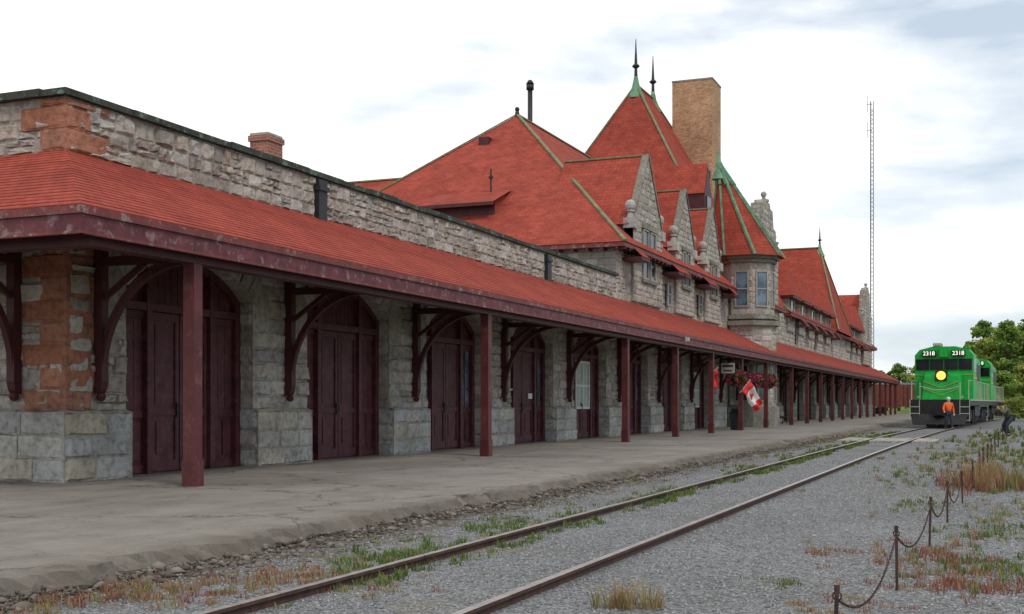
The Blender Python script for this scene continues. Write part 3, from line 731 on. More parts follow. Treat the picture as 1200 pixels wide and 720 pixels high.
def rocks(name,P,S,mat,flat=.7):
    n=len(P); base=np.array([(1,0,0),(-1,0,0),(0,1,0),(0,-1,0),(0,0,1),(0,0,-1)],float)
    F0=np.array([(0,2,4),(2,1,4),(1,3,4),(3,0,4),(2,0,5),(1,2,5),(3,1,5),(0,3,5)])
    V=base[None]*(1+rng.uniform(-.35,.35,(n,6,3)))+rng.uniform(-.35,.35,(n,6,3)); V[:,:,2]*=flat; V*=S[:,None,None]
    a=rng.uniform(0,6.28,n); c,s=np.cos(a)[:,None],np.sin(a)[:,None]; X=V[:,:,0]*c-V[:,:,1]*s; Y=V[:,:,0]*s+V[:,:,1]*c
    V[:,:,0]=X; V[:,:,1]=Y; V+=P[:,None,:]
    F=(F0[None]+(np.arange(n)*6)[:,None,None]).reshape(-1,3)
    return npmesh(name,V.reshape(-1,3),F,np.repeat(rng.random(n),8),mat)
N=115000; y=4.5+rng.random(N)**1.8*30; x=rng.uniform(-6.1,5,N)
x=np.where(x>0,x*(y/26),x); P=np.stack([x,y,rng.uniform(-.005,.005,N)],1)
keep=(np.abs(x+3.92-.75)>.06)&(np.abs(x+3.92+.75)>.06)&~((x<-5.0)&(rng.random(N)<.5)); P=P[keep]
o=rocks('gravel',P,rng.uniform(.006,.015,len(P))*(1+P[:,1]/45),'gstone'); tag(o,'loose grey crushed stone between and beside the rails','gravel',kind='stuff')
N=11000; y=4+rng.random(N)**1.5*50; x=-6.55+np.abs(rng.normal(0,.36,N))*1.1-.12+.08*np.sin(y*.9); P=np.stack([x,y,rng.uniform(-.005,.03,N)*np.exp(-(x+6.6)**2*3)],1)
o=rocks('rubble',P,rng.gamma(1.3,.011,N)+.006,'rubble',.5); tag(o,'broken asphalt and dirt crumbs along the platform edge','rubble',kind='stuff')
class Blades:
    def __init__(s): s.V=[];s.R=[]
    def patch(s,cx,cy,rx,ry,n,h,c0,c1,lean=.5,wd=.004):
        n=int(n)
        k=max(1,n//14); tx=rng.normal(cx,rx,k); ty=rng.normal(cy,ry,k); tcx=rng.uniform(c0,c1,k); th=rng.uniform(.4,1.25,k)
        i=rng.integers(0,k,n); x=tx[i]+rng.normal(0,.035,n); y=ty[i]+rng.normal(0,.035,n); H=h*th[i]*rng.uniform(.4,1.2,n)
        a=rng.uniform(0,6.28,n); l=rng.uniform(.1,lean,n)*H*1.4; w=wd*rng.uniform(.6,1.6,n); b=a+1.57
        w=w*np.maximum(1,y/16)
        V=np.zeros((n,5,3)); dx,dy=np.cos(a),np.sin(a); ex,ey=np.cos(b)*w,np.sin(b)*w
        V[:,0]=np.stack([x-ex,y-ey,0*x-.01],1); V[:,1]=np.stack([x+ex,y+ey,0*x-.01],1)
        mx,my=x+dx*l*.35,y+dy*l*.35
        V[:,2]=np.stack([mx+ex*.8,my+ey*.8,H*.6],1); V[:,3]=np.stack([mx-ex*.8,my-ey*.8,H*.6],1)
        V[:,4]=np.stack([x+dx*l,y+dy*l,H],1)
        s.V.append(V); s.R.append(np.clip(tcx[i]+rng.normal(0,.09,n),0,1))
    def build(s,name,mat='weed'):
        V=np.concatenate(s.V); R_=np.concatenate(s.R); n=len(V)
        F=(np.array([(0,1,2),(0,2,3),(3,2,4)])[None]+(np.arange(n)*5)[:,None,None]).reshape(-1,3)
        return npmesh(name,V.reshape(-1,3),F,np.repeat(R_,3),mat)
B=Blades()
for y in np.arange(8.5,60,1.1):
    if U(0,1)<.75: B.patch(-4.48+U(-.06,.06),y,.07,.35,int(U(90,340)),U(.05,.09),.0,.3,.8,.005)
    if U(0,1)<.55: B.patch(-4.92+U(-.08,.08),y,.10,.35,int(U(80,300)),U(.05,.10),.0,.35,.8,.005)
    if U(0,1)<.35: B.patch(-5.75+U(-.4,.3),y,.22,.4,int(U(50,180)),U(.04,.08),.0,.6,.7,.005)
    if U(0,1)<.12: B.patch(-3.0+U(-.1,.2),y,.1,.2,int(U(40,120)),U(.04,.07),.0,.5)
tag(B.build('grass'),'low green and yellow grass growing along the rails and the platform edge','grass',kind='stuff')
B=Blades()
B.patch(-5.6,7.4,.35,.6,1200,.06,.45,1); B.patch(-5.2,8.3,.25,.6,850,.06,.45,.95); B.patch(-6.0,6.7,.22,.4,700,.07,.4,1); B.patch(-5.0,9.6,.2,.5,1000,.08,.0,.35,.8,.005); B.patch(-5.3,12.5,.2,.7,700,.07,.0,.35,.8,.005); B.patch(-4.3,7.9,.15,.3,250,.05,.3,.9)
B.patch(-2.35,7.9,.12,.10,230,.18,.45,.7,.9)
for px,py,rx,ry,n,h,a,b in ((-.2,9.7,.3,.4,1400,.13,.6,1),(.15,10.8,.4,.5,2300,.13,.0,.3),(-.5,11.5,.3,.6,1400,.13,.6,1),(.9,12,.4,.6,1300,.15,.4,1),(.1,13.7,.4,.7,1800,.12,.0,.4),(-1.5,11.6,.2,.4,500,.07,.5,1),(-1.0,8.4,.2,.3,400,.08,.5,.9),(-1.6,9.4,.12,.15,300,.05,.0,.3),(.7,16,.6,1.2,2200,.16,.1,.9),(.6,21,.5,2,1100,.24,.0,.5),(-1.2,17,.25,.7,800,.09,.0,.4),(-1.5,24,.4,1.5,1300,.13,.0,.5),(-1,32,.8,4,2200,.2,.1,.8),(1,30,1,4,2100,.24,.0,.6),(2,40,1.5,6,2600,.3,.0,.5),(-.6,45,.9,6,1900,.22,.1,.6),(3.2,55,2,8,3000,.4,.0,.5),(.6,60,1,6,1400,.3,.0,.6)):
    B.patch(px,py,rx,ry,n*.6,h*.62,a,b)
B.patch(-.35,21.3,.22,.9,1300,.38,.5,.92); B.patch(.15,21.8,.25,.9,700,.34,.1,.8)
for k in range(34): B.patch(U(-2.3,2.5),U(9,40),.10,.12,int(U(30,90)),U(.03,.08),.0,1)
tag(B.build('weeds'),'red, ochre and green weeds growing in the gravel near the chain fence','weeds',kind='stuff')
# ================================================================== CHAIN FENCE
FP=[(-.80,6.3),(-.73,9.35),(-.66,12.3),(-.60,14.9),(-.52,17.9),(-.46,20.9),(-.42,23.9),(-.38,27),(-.33,30.2),(-.28,33.4),(-.2,37),(-.12,41),(0,46),(.15,51)]
ORD=['first','second','third','fourth','fifth','sixth','seventh','eighth','ninth','tenth','eleventh','twelfth','thirteenth','fourteenth','fifteenth','sixteenth']
tops=[]
for i,(x,y) in enumerate(FP):
    lx,ly=U(-.02,.02),U(-.02,.02); h=.46+U(-.02,.03)
    e=empty('fence_post','thin rusty iron chain fence post, %s counting from the camera'%ORD[i],'fence post',(x,y,0),0,'chain fence posts')
    kk=.011 if y<25 else .015; m=MB(); m.tube([(0,0,-.05),(lx*.5,ly*.5,h*.5),(lx,ly,h)],kk,8); m.tube([(lx,ly,h-.02),(lx,ly,h+.012)],kk*1.35,8); m.build('shaft',['iron'],e)
    m=MB(); m.tube([(lx+.022*math.cos(a),ly,h-.045+.022*math.sin(a)) for a in np.linspace(0,6.28,11)],.005,5,0,False); m.build('ring',['iron'],e)
    tops.append(Vector((x+lx,y+ly,h-.06)))
for i in range(len(FP)-1):
    a,b=tops[i],tops[i+1]; sag=U(.2,.27); n=90 if i<5 else 24; m=MB()
    pts=[a.lerp(b,t)-Vector((0,0,sag*4*t*(1-t))) for t in np.linspace(0,1,n+1)]
    if i<5:
        for k in range(n):
            p,q=pts[k],pts[k+1]; c=(p+q)/2; d=(q-p).normalized(); s_=d.cross(Vector((0,0,1))).normalized(); u_=s_.cross(d); v_=s_ if k%2 else u_; L=(q-p).length
            m.tube([c+d*math.cos(an)*L*.62+v_*math.sin(an)*.008 for an in np.linspace(0,6.28,8)],.0028,4,0,False)
    else: m.tube(pts,.007,4)
    tag(m.build('chain',['iron']),'sagging rusty chain hanging from the %s to the %s fence post'%(ORD[i],ORD[i+1]),'chain',group='chains of the fence')
# ================================================================== LOCOMOTIVES
def text(par,body,size,mat,loc,rot,name='number'):
    cu=bpy.data.curves.new('t','FONT'); cu.body=body; cu.size=size; cu.align_x='CENTER'; cu.align_y='CENTER'; cu.extrude=.004
    o=bpy.data.objects.new('t',cu); COL.objects.link(o); dg=bpy.context.evaluated_depsgraph_get(); me=bpy.data.meshes.new_from_object(o.evaluated_get(dg)); bpy.data.objects.remove(o)
    me.materials.clear(); me.materials.append(M[mat]); q=bpy.data.objects.new(name,me); COL.objects.link(q); q.parent=par; q.location=loc; q.rotation_euler=rot; return q
def mkloco(label,y,rz):
    E=empty('locomotive',label,'locomotive',(tc(y)-.08,y,.08),rz,'green diesel locomotives'); E.scale=(1.06,1.0,1.04)
    m=MB(); m.box(-1.5,1.5,.6,17.6,1.15,1.42); m.box(-1.53,1.53,.6,17.6,1.42,1.48,1); m.build('underframe',['black','silver'],E)
    m=MB(); m.box(-1.45,1.45,.3,.6,.55,1.48); m.prism([(-1.35,.3,.12),(1.35,.3,.12),(1.45,.45,.62),(-1.45,.45,.62)],(0,.15,0)); m.prism([(-1.3,.02,.15),(0,-.12,.15),(1.3,.02,.15),(1.4,.3,.7),(-1.4,.3,.7)],(0,.06,0)); m.box(-.3,.3,.05,.3,.6,.95); m.box(-.14,.14,-.25,.1,.66,.9)
    m.build('pilot',['black'],E)
    for sg in (-1,1):
        m=MB()
        for k in range(3): m.box(sg*1.5,sg*1.02,.26,.32,.35+k*.36,.39+k*.36)
        m.box(sg*1.5,sg*1.47,.27,.31,.3,1.45); m.box(sg*.99,sg*1.02,.27,.31,.3,1.45)
        m.build('steps',['silver'],E)
    n=MB(); n.hexa([(-.95,1.1,1.48),(.95,1.1,1.48),(.95,2.7,1.48),(-.95,2.7,1.48),(-.85,1.2,2.75),(.85,1.2,2.75),(.95,2.7,3.0),(-.95,2.7,3.0)]); nose=n.build('short_hood',['green'],E)
    s=MB()
    for k in range(2):
        z=1.75+k*.4
        for sg in (-1,1): s.prism([(sg*.9,1.09+.07*(z-1.48)/1.27,z+.3),(0,1.09+.07*(z-1.48)/1.27,z-.05),(0,1.09+.07*(z-1.48)/1.27,z-.01),(sg*.9,1.09+.07*(z-1.48)/1.27,z+.34)],(0,.03,0))
    s.build('stripes',['yellow'],nose)
    c=MB(); c.prism([(-1.5,2.7,1.48),(1.5,2.7,1.48),(1.5,2.7,3.95),(1.25,2.7,4.25),(.6,2.7,4.42),(-.6,2.7,4.42),(-1.25,2.7,4.25),(-1.5,2.7,3.95)],(0,2.4,0)); cab=c.build('cab',['green'],E)
    for x0,x1 in ((-1.4,-.78),(-.68,-.06),(.06,.68),(.78,1.4)):
        w_=MB(); w_.box(x0,x1,2.66,2.72,3.15,3.7); w_.build('window',['glassdark'],cab)
        f=MB(); f.box(x0-.03,x0,2.65,2.7,3.12,3.73); f.box(x1,x1+.03,2.65,2.7,3.12,3.73); f.box(x0,x1,2.65,2.7,3.70,3.73); f.box(x0,x1,2.65,2.7,3.12,3.15); f.build('window_frame',['black'],cab)
    for sg in (-1,1):
        for a,b in ((3.0,3.7),(3.9,4.7)): w_=MB(); w_.box(sg*1.48,sg*1.515,a,b,3.0,3.75); w_.build('window',['glassdark'],cab)
    s=MB(); s.box(-1.52,1.52,2.67,2.7,2.83,2.87); s.box(-1.525,-1.5,2.7,5.1,2.6,2.75); s.box(1.5,1.525,2.7,5.1,2.6,2.75); s.build('stripes',['yellow'],cab)
    for sg in (-1,1):
        b=MB(); b.box(sg*1.1,sg*.4,2.5,2.7,3.88,4.18); nb=b.build('number_board',['black'],cab); text(nb,'2318',.31,'lampdim',(sg*.75,2.49,4.03),(R(90),0,0))
    h=MB(); h.box(-.2,.2,2.45,2.7,3.84,4.36); h.build('headlight_housing',['green'],cab)
    h=MB(); h.box(-.30,.30,1.12,1.6,2.5,3.05); hh=h.build('headlight_housing',['black'],nose)
    h=MB(); h.tube([(0,1.13,2.78),(0,1.07,2.78)],[.24,.21],20); h.build('headlight',['lamp'],nose)
    for sg in (-1,1): h=MB(); h.tube([(sg*1.1,.62,1.62),(sg*1.1,.55,1.62)],[.06,.06],12); h.build('ditch_light',['silver'],E)
    l=MB(); l.prism([(-.95,5.1,1.48),(.95,5.1,1.48),(.95,5.1,4.0),(.75,5.1,4.2),(-.75,5.1,4.2),(-.95,5.1,4.0)],(0,12,0)); hood=l.build('long_hood',['green'],E)
    for sg in (-1,1):
        d=MB(); d.box(sg*.95,sg*.96,5.5,16.6,1.68,3.52)
        for k in range(9): d.box(sg*.95,sg*.972,5.5+k*1.25,6.5+k*1.25,1.7,3.5)
        d.build('hood_doors',['green'],hood)
        d=MB(); d.box(sg*.97,sg*.976,13.2,16.3,2.56,3.72)
        for j in range(6): d.box(sg*.975,sg*.99,13.2,16.3,2.6+j*.2,2.68+j*.2)
        d.build('louvres',['black'],hood)
    for yy in (12,13.8,15.6): f=MB(); f.cyl(0,yy,4.18,4.42,.55); f.build('fan',['black'],hood)
    f=MB(); f.box(-.25,.25,8.4,9.6,4.18,4.55); f.build('exhaust',['black'],hood)
    f=MB()
    for k in range(3): f.tube([(-.5+.15*k,3.3,4.55),(-.5+.15*k,2.9,4.55)],[.03,.09],8)
    f.box(-.6,-.1,3.2,3.3,4.4,4.58); f.build('horn',['silver'],cab)
    for sg in (-1,1):
        r=MB()
        r.tube([(sg*1.45,5.3,2.5),(sg*1.45,17.3,2.5)],.025,6)
        for k in range(9): r.tube([(sg*1.45,5.4+k*1.48,1.48),(sg*1.45,5.4+k*1.48,2.5)],.022,6)
        r.tube([(sg*1.42,.45,.6),(sg*1.42,.45,2.5),(sg*1.42,1.1,2.5),(sg*1.42,2.6,2.5)],.028,6); r.tube([(sg*1.0,.45,1.0),(sg*1.0,.45,2.4)],.025,6)
        r.build('handrail',['silver'],E)
    r=MB(); r.tube([(-1.0,.45,2.2),(-.3,.45,2.0),(.3,.45,2.0),(1.0,.45,2.2)],.02,6); r.build('handrail',['silver'],E)
    f=MB(); f.tube([(0,6.9,.78),(0,11.2,.78)],[.75,.75],12); f.box(-1.3,1.3,6.9,11.2,.55,1.1); f.build('fuel_tank',['black'],E)
    for y0 in (1.6,12.1):
        t_=MB()
        for sg in (-1,1):
            t_.box(sg*1.0,sg*1.2,y0,y0+4.4,.55,.8)
            for k in range(3): t_.box(sg*1.2,sg*1.33,y0+.35+k*1.7,y0+.75+k*1.7,.32,.75); t_.tube([(sg*1.22,y0+1.4+k*1.3,.4),(sg*1.22,y0+1.4+k*1.3,.9)],.12,8)
        t_.box(-1,1,y0+1,y0+3.4,.6,1.1); tr=t_.build('truck',['black'],E)
        for k in range(3):
            w_=MB()
            for sg in (-1,1): w_.tube([(sg*.68,y0+.55+k*1.7,.5),(sg*.82,y0+.55+k*1.7,.5)],[.5,.5],20)
            w_.tube([(-.8,y0+.55+k*1.7,.5),(.8,y0+.55+k*1.7,.5)],.1,8); w_.build('wheel',['dark'],tr)
    return E
L1=mkloco('green diesel locomotive numbered 2318 with lit headlight at the platform end',70.3,-.05)
L2=dup(L1); L2.location=(tc(89.3)-.2,89.3,.08); L2.rotation_euler=(0,0,-.06); L2['label']='second green locomotive coupled behind the one with the lit headlight'
E=empty('boxcar','dull red freight car standing beyond the far end of the platform','freight car',(-16.8,151,.0),-.9)
m=MB(); m.box(-1.5,1.5,0,16,1.0,3.7)
for k in range(17):
    for sg in (-1,1): m.box(sg*1.5,sg*1.56,k*.98,.1+k*.98,1.0,3.65)
for k in range(4): m.box(-1.2+k*.75,-1.12+k*.75,-.06,0,1.0,3.65)
m.build('body',['boxcar'],E)
m=MB(); m.prism([(-1.55,0,3.7),(1.55,0,3.7),(0,0,3.95)],(0,16,0)); m.build('roof',['dark'],E)
for sg in (-1,1): m=MB(); m.box(sg*1.56,sg*1.62,6.5,9.5,1.1,3.5); m.build('door',['boxcar'],E)
for y0 in (1.5,12):
    m=MB(); m.box(-1.1,1.1,y0,y0+2.5,.5,.9); tr=m.build('truck',['black'],E)
    for k in range(2): m=MB(); m.tube([(-.8,y0+.4+k*1.7,.45),(.8,y0+.4+k*1.7,.45)],.45,14); m.build('wheel',['dark'],tr)
# ================================================================== MAST, TREES
m=MB(); H=43
legs=[(.30*math.cos(a),.30*math.sin(a)) for a in (0,2.09,4.19)]
for a,b in legs: m.tube([(a,b,0),(a*.8,b*.8,H)],.045,5)
z=0
while z<H-1.2:
    for k in range(3): a,b=legs[k],legs[(k+1)%3]; m.tube([(a[0],a[1],z),(b[0],b[1],z+.6)],.024,4); m.tube([(b[0],b[1],z+.6),(a[0],a[1],z+1.2)],.024,4)
    z+=1.2
MA=empty('radio_mast','tall thin lattice radio mast rising behind the far end of the station','mast',(-16.7,171,0)); m.build('lattice',['dark'],MA)
for k,(z,l) in enumerate(((42.6,.6),(39.0,.6))):
    m=MB(); m.tube([(-l,0,z),(.1,0,z)],.035,5); m.tube([(-l*.95,0,z-1.0),(-l*.95,0,z+1.2)],.03,5); m.build('antenna',['dark'],MA)
def mktree(name,h,rx,seed,mat,ncl=60,nl=70,ls=.26):
    rg=np.random.default_rng(seed); rd=random.Random(seed)
    E=bpy.data.objects.new(name,None); COL.objects.link(E)
    m=MB(); top=h*.8; m.tube([(0,0,-.2),(.05*h*.2,0,h*.3),(-.03*h*.3,.1,h*.55),(0,0,top)],[.028*h,.02*h,.013*h,.003*h],7)
    cl=[]
    for k in range(ncl):
        t=rd.uniform(.10,1); zz=h*t; pr=math.sin(math.pi*min(1,(t-.0)/1.0)**.7)**.6*rx; a=rd.uniform(0,6.28); r=pr*rd.uniform(.25,1.0)
        cl.append((r*math.cos(a),r*math.sin(a),zz*.96))
        if k%4==0: m.tube([(0,0,zz*.6),(r*.5*math.cos(a),r*.5*math.sin(a),zz*.8),(r*math.cos(a),r*math.sin(a),zz*.95)],[.008*h,.005*h,.002*h],5)
    m.build('trunk',['bark'],E)
    C=np.array(cl); i=np.repeat(np.arange(ncl),nl); n=len(i); cs=rg.uniform(.5,1.2,ncl)*rx*.26
    D=rg.normal(0,1,(n,3)); D/=np.linalg.norm(D,axis=1)[:,None]; D*=(rg.random(n)**.5)[:,None]; P=C[i]+D*cs[i][:,None]*np.array([1,1,.75])
    A=rg.normal(0,1,(n,3)); A/=np.linalg.norm(A,axis=1)[:,None]; Bv=np.cross(A,rg.normal(0,1,(n,3))); Bv/=np.linalg.norm(Bv,axis=1)[:,None]; S=(ls*rg.uniform(.5,1.2,n))[:,None]
    V=np.stack([P-A*S,P-Bv*S*.6,P+A*S,P+Bv*S*.6],1).reshape(-1,3); F=np.arange(n*4).reshape(-1,4)
    rn=np.clip(rg.uniform(.1,.8,ncl)[i]+D[:,2]*.2+rg.normal(0,.1,n),0,1)
    npmesh('crown',V,F,rn,mat,E); return E
protos=[mktree('tree',11,3.6,1,'leaf',75,80),mktree('tree',12.5,3.2,2,'leaf',75,80),mktree('tree',9.5,3.4,3,'leaf_y',70,75),mktree('tree',8,3.6,4,'leaf',65,75)]
TR=[(-7.2,172,.95,3),(-5.2,170,.90,2),(-3.4,166,.88,0),(-1.2,162,1.05,2),(.4,158,.92,1),(2.2,163,1.05,0),(3.8,160,1.12,2),(-2.4,182,1.05,1),(1.0,176,1.12,0),(2.2,146,.62,2),(-.2,143,.62,3),(4.4,176,1.1,1),(-14,228,.9,2),(-18,235,.82,0),(-22,240,.95,3),(-27,245,.85,2),(-9,232,.82,0),(-34,250,.95,3)]
desc=['deep green','tall green','yellowish green','broad green']
for i,(x,y,s,k) in enumerate(TR):
    o=protos[k] if not any(t[3]==k for t in TR[:i]) else dup(protos[k])
    o.location=(x,y,0); o.scale=(s*1.15,s*1.15,s); o.rotation_euler=(0,0,i*1.3)
    where='right of the locomotives' if i<12 else 'far beyond the platform end'
    n_=i+1 if i<12 else i-11
    tag(o,'%s tree %s, %s of its row'%(desc[k],where,ORD[n_-1]),'tree','trees beyond the yard')
SH=mktree('shrub',2.6,1.7,9,'leaf_y',30,60,.12)
SP=[(2.2,104),(3.0,112),(1.4,118),(3.2,124),(.6,128)]
for i,(x,y) in enumerate(SP):
    o=SH if i==0 else dup(SH); o.location=(x,y,0); s=U(.7,1.05); o.scale=(s,s,s*U(.7,1.0)); o.rotation_euler=(0,0,i)
    tag(o,'bushy yellow green shrub right of the locomotives, %s from the camera'%ORD[i],'shrub','shrubs beside the yard')
# ================================================================== THINGS ON THE PLATFORM
def basket(y,i):
    E=empty('hanging_basket','hanging flower basket under the canopy edge near the turret, %s from the left'%ORD[i],'flower basket',(-11.3,y,2.55),0,'hanging flower baskets')
    m=MB(); m.tube([(0,0,-.28),(0,0,-.2),(0,0,0)],[.08,.24,.32],12); m.build('bowl',['dark'],E)
    m=MB()
    for a in (0,2.1,4.2): m.tube([(.3*math.cos(a),.3*math.sin(a),0),(0,0,.95)],.008,4)
    m.build('hanger',['dark'],E)
    n=900; D=rng.normal(0,1,(n,3)); D/=np.linalg.norm(D,axis=1)[:,None]; P=D*np.array([.5,.5,.38])*(rng.random(n)**.3)[:,None]
    A=rng.normal(0,.055,(n,3)); Bv=rng.normal(0,.045,(n,3)); V=np.stack([P-A,P-Bv,P+A,P+Bv],1).reshape(-1,3); npmesh('flowers',V,np.arange(n*4).reshape(-1,4),rng.random(n)*.9,'flower',E)
for i,y in enumerate((54.6,58.7,62.6)): basket(y,i)
def bin_(x,y,lab,mat):
    E=empty('litter_bin',lab,'bin',(x,y,PZ)); m=MB(); m.hexa([(-.25,-.25,0),(.25,-.25,0),(.25,.25,0),(-.25,.25,0),(-.3,-.3,.75),(.3,-.3,.75),(.3,.3,.75),(-.3,.3,.75)]); m.build('body',[mat],E)
    m=MB(); m.box(-.32,.32,-.32,.32,.75,.8); m.prism([(-.28,-.3,.8),(.28,-.3,.8),(.2,-.3,1.0),(-.2,-.3,1.0)],(0,.6,0)); m.build('lid',['dark'],E)
bin_(-11.6,56.2,'dark litter bin standing on the platform below the maple leaf flag','bluegrey')
def flag(name,label,base,tip,canada,L=1.3,Wd=.8,drop=(.45,.45,-.8),fold=1.0):
    E=empty(name,label,'flag',base); b=Vector(base); t=Vector(tip)-b; m=MB(); m.tube([(0,0,0),t],.018,6); m.ball(t,.035,8); m.build('pole',['silver'],E)
    d=t.normalized(); f=MB(); W,Hh=28,16; drop=Vector(drop).normalized(); sd=drop.cross(d).normalized()
    def pt(i,j):
        u=i/W; v=j/Hh; p=t-d*(v*Wd*(1-.25*u*fold)+.03); q=p+drop*(u*L)+sd*(.09*fold*math.sin(v*8+u*3)*min(1,u*3)+.05*math.sin(u*9)); return q
    for i in range(W):
        for j in range(Hh):
            u=(i+.5)/W; f.face([pt(i,j),pt(i+1,j),pt(i+1,j+1),pt(i,j+1)],(0 if (u<.25 or u>.75) else 1) if canada else 0)
    f.build('cloth',['red','white'],E,True)
    if canada:
        leaf=[(0,.5),(.09,.33),(.2,.38),(.17,.12),(.28,.24),(.33,.17),(.48,.2),(.42,.05),(.48,0),(.2,-.2),(.23,-.3),(0,-.27)]
        pts=leaf+[(-a,c) for a,c in leaf[-2:0:-1]]; g=MB(); off=sd*.03
        for sg in (-1,1):
            c0=Vector(pt(W*.5,Hh*.5)); P=[]
            for a,c in pts:
                uu=.5-c*.38*Wd/L*1.4; vv=.5+a*.6; uu=min(.74,max(.26,uu)); P.append(Vector(pt(uu*W,vv*Hh))+off*sg)
            n=len(P)
            for k in range(n): g.face([c0+off*sg,P[k],P[(k+1)%n]])
        g.build('maple_leaf',['red'],E)
flag('flag','red and white maple leaf flag hanging from a short pole near the turret',(-11.3,55.4,1.9),(-10.95,56.0,2.5),True,1.35,.75,(.35,.45,-.85),1.0)
flag('banner','small plain red banner hanging from a canopy post left of the maple leaf flag',(-11.4,49.6,2.6),(-11.1,49.8,2.9),False,.75,.36,(.05,.1,-1),.4)
E=empty('wall_sign','small white sign hanging beneath the canopy left of the flower baskets','sign',(-11.35,53.0,2.75)); m=MB(); m.box(-.3,.3,-.03,.03,0,.45); m.build('board',['frame'],E)
m=MB(); m.box(-.24,.24,-.036,-.03,.27,.37); m.box(-.18,.18,-.036,-.03,.08,.15); m.build('graphic',['wood'],E); m=MB(); [m.tube([(s_,0,.45),(s_,0,.8)],.01,4) for s_ in (-.25,.25)]; m.build('hanger',['dark'],E)
m=MB(); m.box(XW-.33,XW-.31,35.6,35.95,1.55,1.72); tag(m.build('notice',['white']),'small white notice fixed to the fourth maroon door','notice')
E=empty('bench','dark red slatted platform bench beyond the turret','bench',(-12.7,73.5,PZ)); 
m=MB(); [m.box(.0+.13*k,.11+.13*k,-.9,.9,.42,.46) for k in range(4)]; m.build('seat',['wood'],E); m=MB(); [m.box(-.06,-.02,-.9,.9,.55+.13*k,.65+.13*k) for k in range(3)]; m.build('backrest',['wood'],E)
for sg in (-.75,.75): m=MB(); m.box(-.05,.0,sg-.03,sg+.03,0,.9); m.box(.42,.47,sg-.03,sg+.03,0,.42); m.box(0,.42,sg-.03,sg+.03,.36,.42); m.build('leg',['dark'],E)
E=empty('floodlight','small grey lamp on the canopy fascia right of the third post','lamp',(EX+.02,43.4,3.75)); m=MB(); m.tube([(0,0,0),(.14,0,.03)],.015,6); m.build('arm',['dark'],E); m=MB(); m.box(.12,.24,-.1,.1,-.05,.09); m.build('head',['silver'],E)
# ================================================================== PEOPLE
def skin_mesh(name,V,Ed,Rd,mat,par,sub=2):
    me=bpy.data.meshes.new(name); me.from_pydata(V,Ed,[]); me.materials.append(M[mat]); o=bpy.data.objects.new(name,me); COL.objects.link(o); o.parent=par
    o.modifiers.new('Skin','SKIN')
    sv=me.skin_vertices[0].data
    for i,r in enumerate(Rd): sv[i].radius=(r,r); sv[i].use_root=(i==0)
    s=o.modifiers.new('Sub','SUBSURF'); s.levels=sub; s.render_levels=sub
    dg=bpy.context.evaluated_depsgraph_get(); nm=bpy.data.meshes.new_from_object(o.evaluated_get(dg)); o.modifiers.clear(); o.data=nm
    for p in nm.polygons: p.use_smooth=True
    return o
def person(label,loc,rz,J,top,bottom,hat):
    E=empty('person',label,'person',loc,rz)
    V=[];Ed=[];Rd=[];ix={}
    def add(k,p,r,par=None):
        ix[k]=len(V); V.append(tuple(p)); Rd.append(r)
        if par is not None: Ed.append((ix[par],ix[k]))
    add('pelvis',J['pelvis'],.13); add('chest',J['chest'],.15,'pelvis'); add('neck',J['neck'],.06,'chest'); add('head',J['head'],.10,'neck'); 
    hd=(Vector(J['head'])-Vector(J['neck'])).normalized(); add('crown',Vector(J['head'])+hd*.1,.085,'head'); add('nose',Vector(J['head'])+Vector((0,-.11,-.0)),.018,'head')
    for s in 'lr':
        add('sh'+s,J['sh'+s],.065,'chest'); add('el'+s,J['el'+s],.045,'sh'+s); add('wr'+s,J['wr'+s],.03,'el'+s)
        fd=(Vector(J['wr'+s])-Vector(J['el'+s])).normalized(); pm=Vector(J['wr'+s])+fd*.08; add('pa'+s,pm,.035,'wr'+s)
        sd=fd.cross(Vector((0,1,.2))).normalized()
        for f_ in range(4): add('f%d%s'%(f_,s),pm+fd*(.085-.012*abs(f_-1.5))+sd*(.027*(f_-1.5)),.009,'pa'+s)
        add('th'+s,Vector(J['wr'+s])+fd*.08+sd*.065,.010,'pa'+s)
        add('hp'+s,J['hp'+s],.095,'pelvis'); add('kn'+s,J['kn'+s],.06,'hp'+s); add('an'+s,J['an'+s],.045,'kn'+s); add('to'+s,Vector(J['an'+s])+Vector((0,-.15,-.04)),.035,'an'+s)
    skin_mesh('body',V,Ed,Rd,'skin',E)
    v=[J['pelvis'],J['chest'],J['shl'],J['ell'],J['wrl'],J['shr'],J['elr'],J['wrr'],tuple(Vector(J['chest']).lerp(Vector(J['neck']),.7))]
    skin_mesh('jacket',v,[(0,1),(1,2),(2,3),(3,4),(1,5),(5,6),(6,7),(1,8)],[.16,.18,.085,.062,.048,.085,.062,.048,.08],top,E)
    v=[J['pelvis'],J['hpl'],J['knl'],J['anl'],J['hpr'],J['knr'],J['anr']]
    skin_mesh('trousers',v,[(0,1),(1,2),(2,3),(0,4),(4,5),(5,6)],[.15,.115,.08,.065,.115,.08,.065],bottom,E)
    for s in 'lr': m=MB(); a=J['an'+s]; m.ball((a[0],a[1]-.07,max(.045,a[2]-.04)),.1,10,0,.55,1.5,.5); m.build('shoe',['black'],E,True)
    m=MB(); c=Vector(J['head'])+hd*.07+Vector((0,.015,0)); m.ball(c,.122,12,0,.95,1.02,.85); m.build('hair' if hat=='hair' else 'helmet',[hat],E,True)
    for sx in (-1,1): m=MB(); m.ball((J['head'][0]+sx*.035,J['head'][1]-.1,J['head'][2]+.02),.012,6); m.build('eye',['black'],E)
    return E
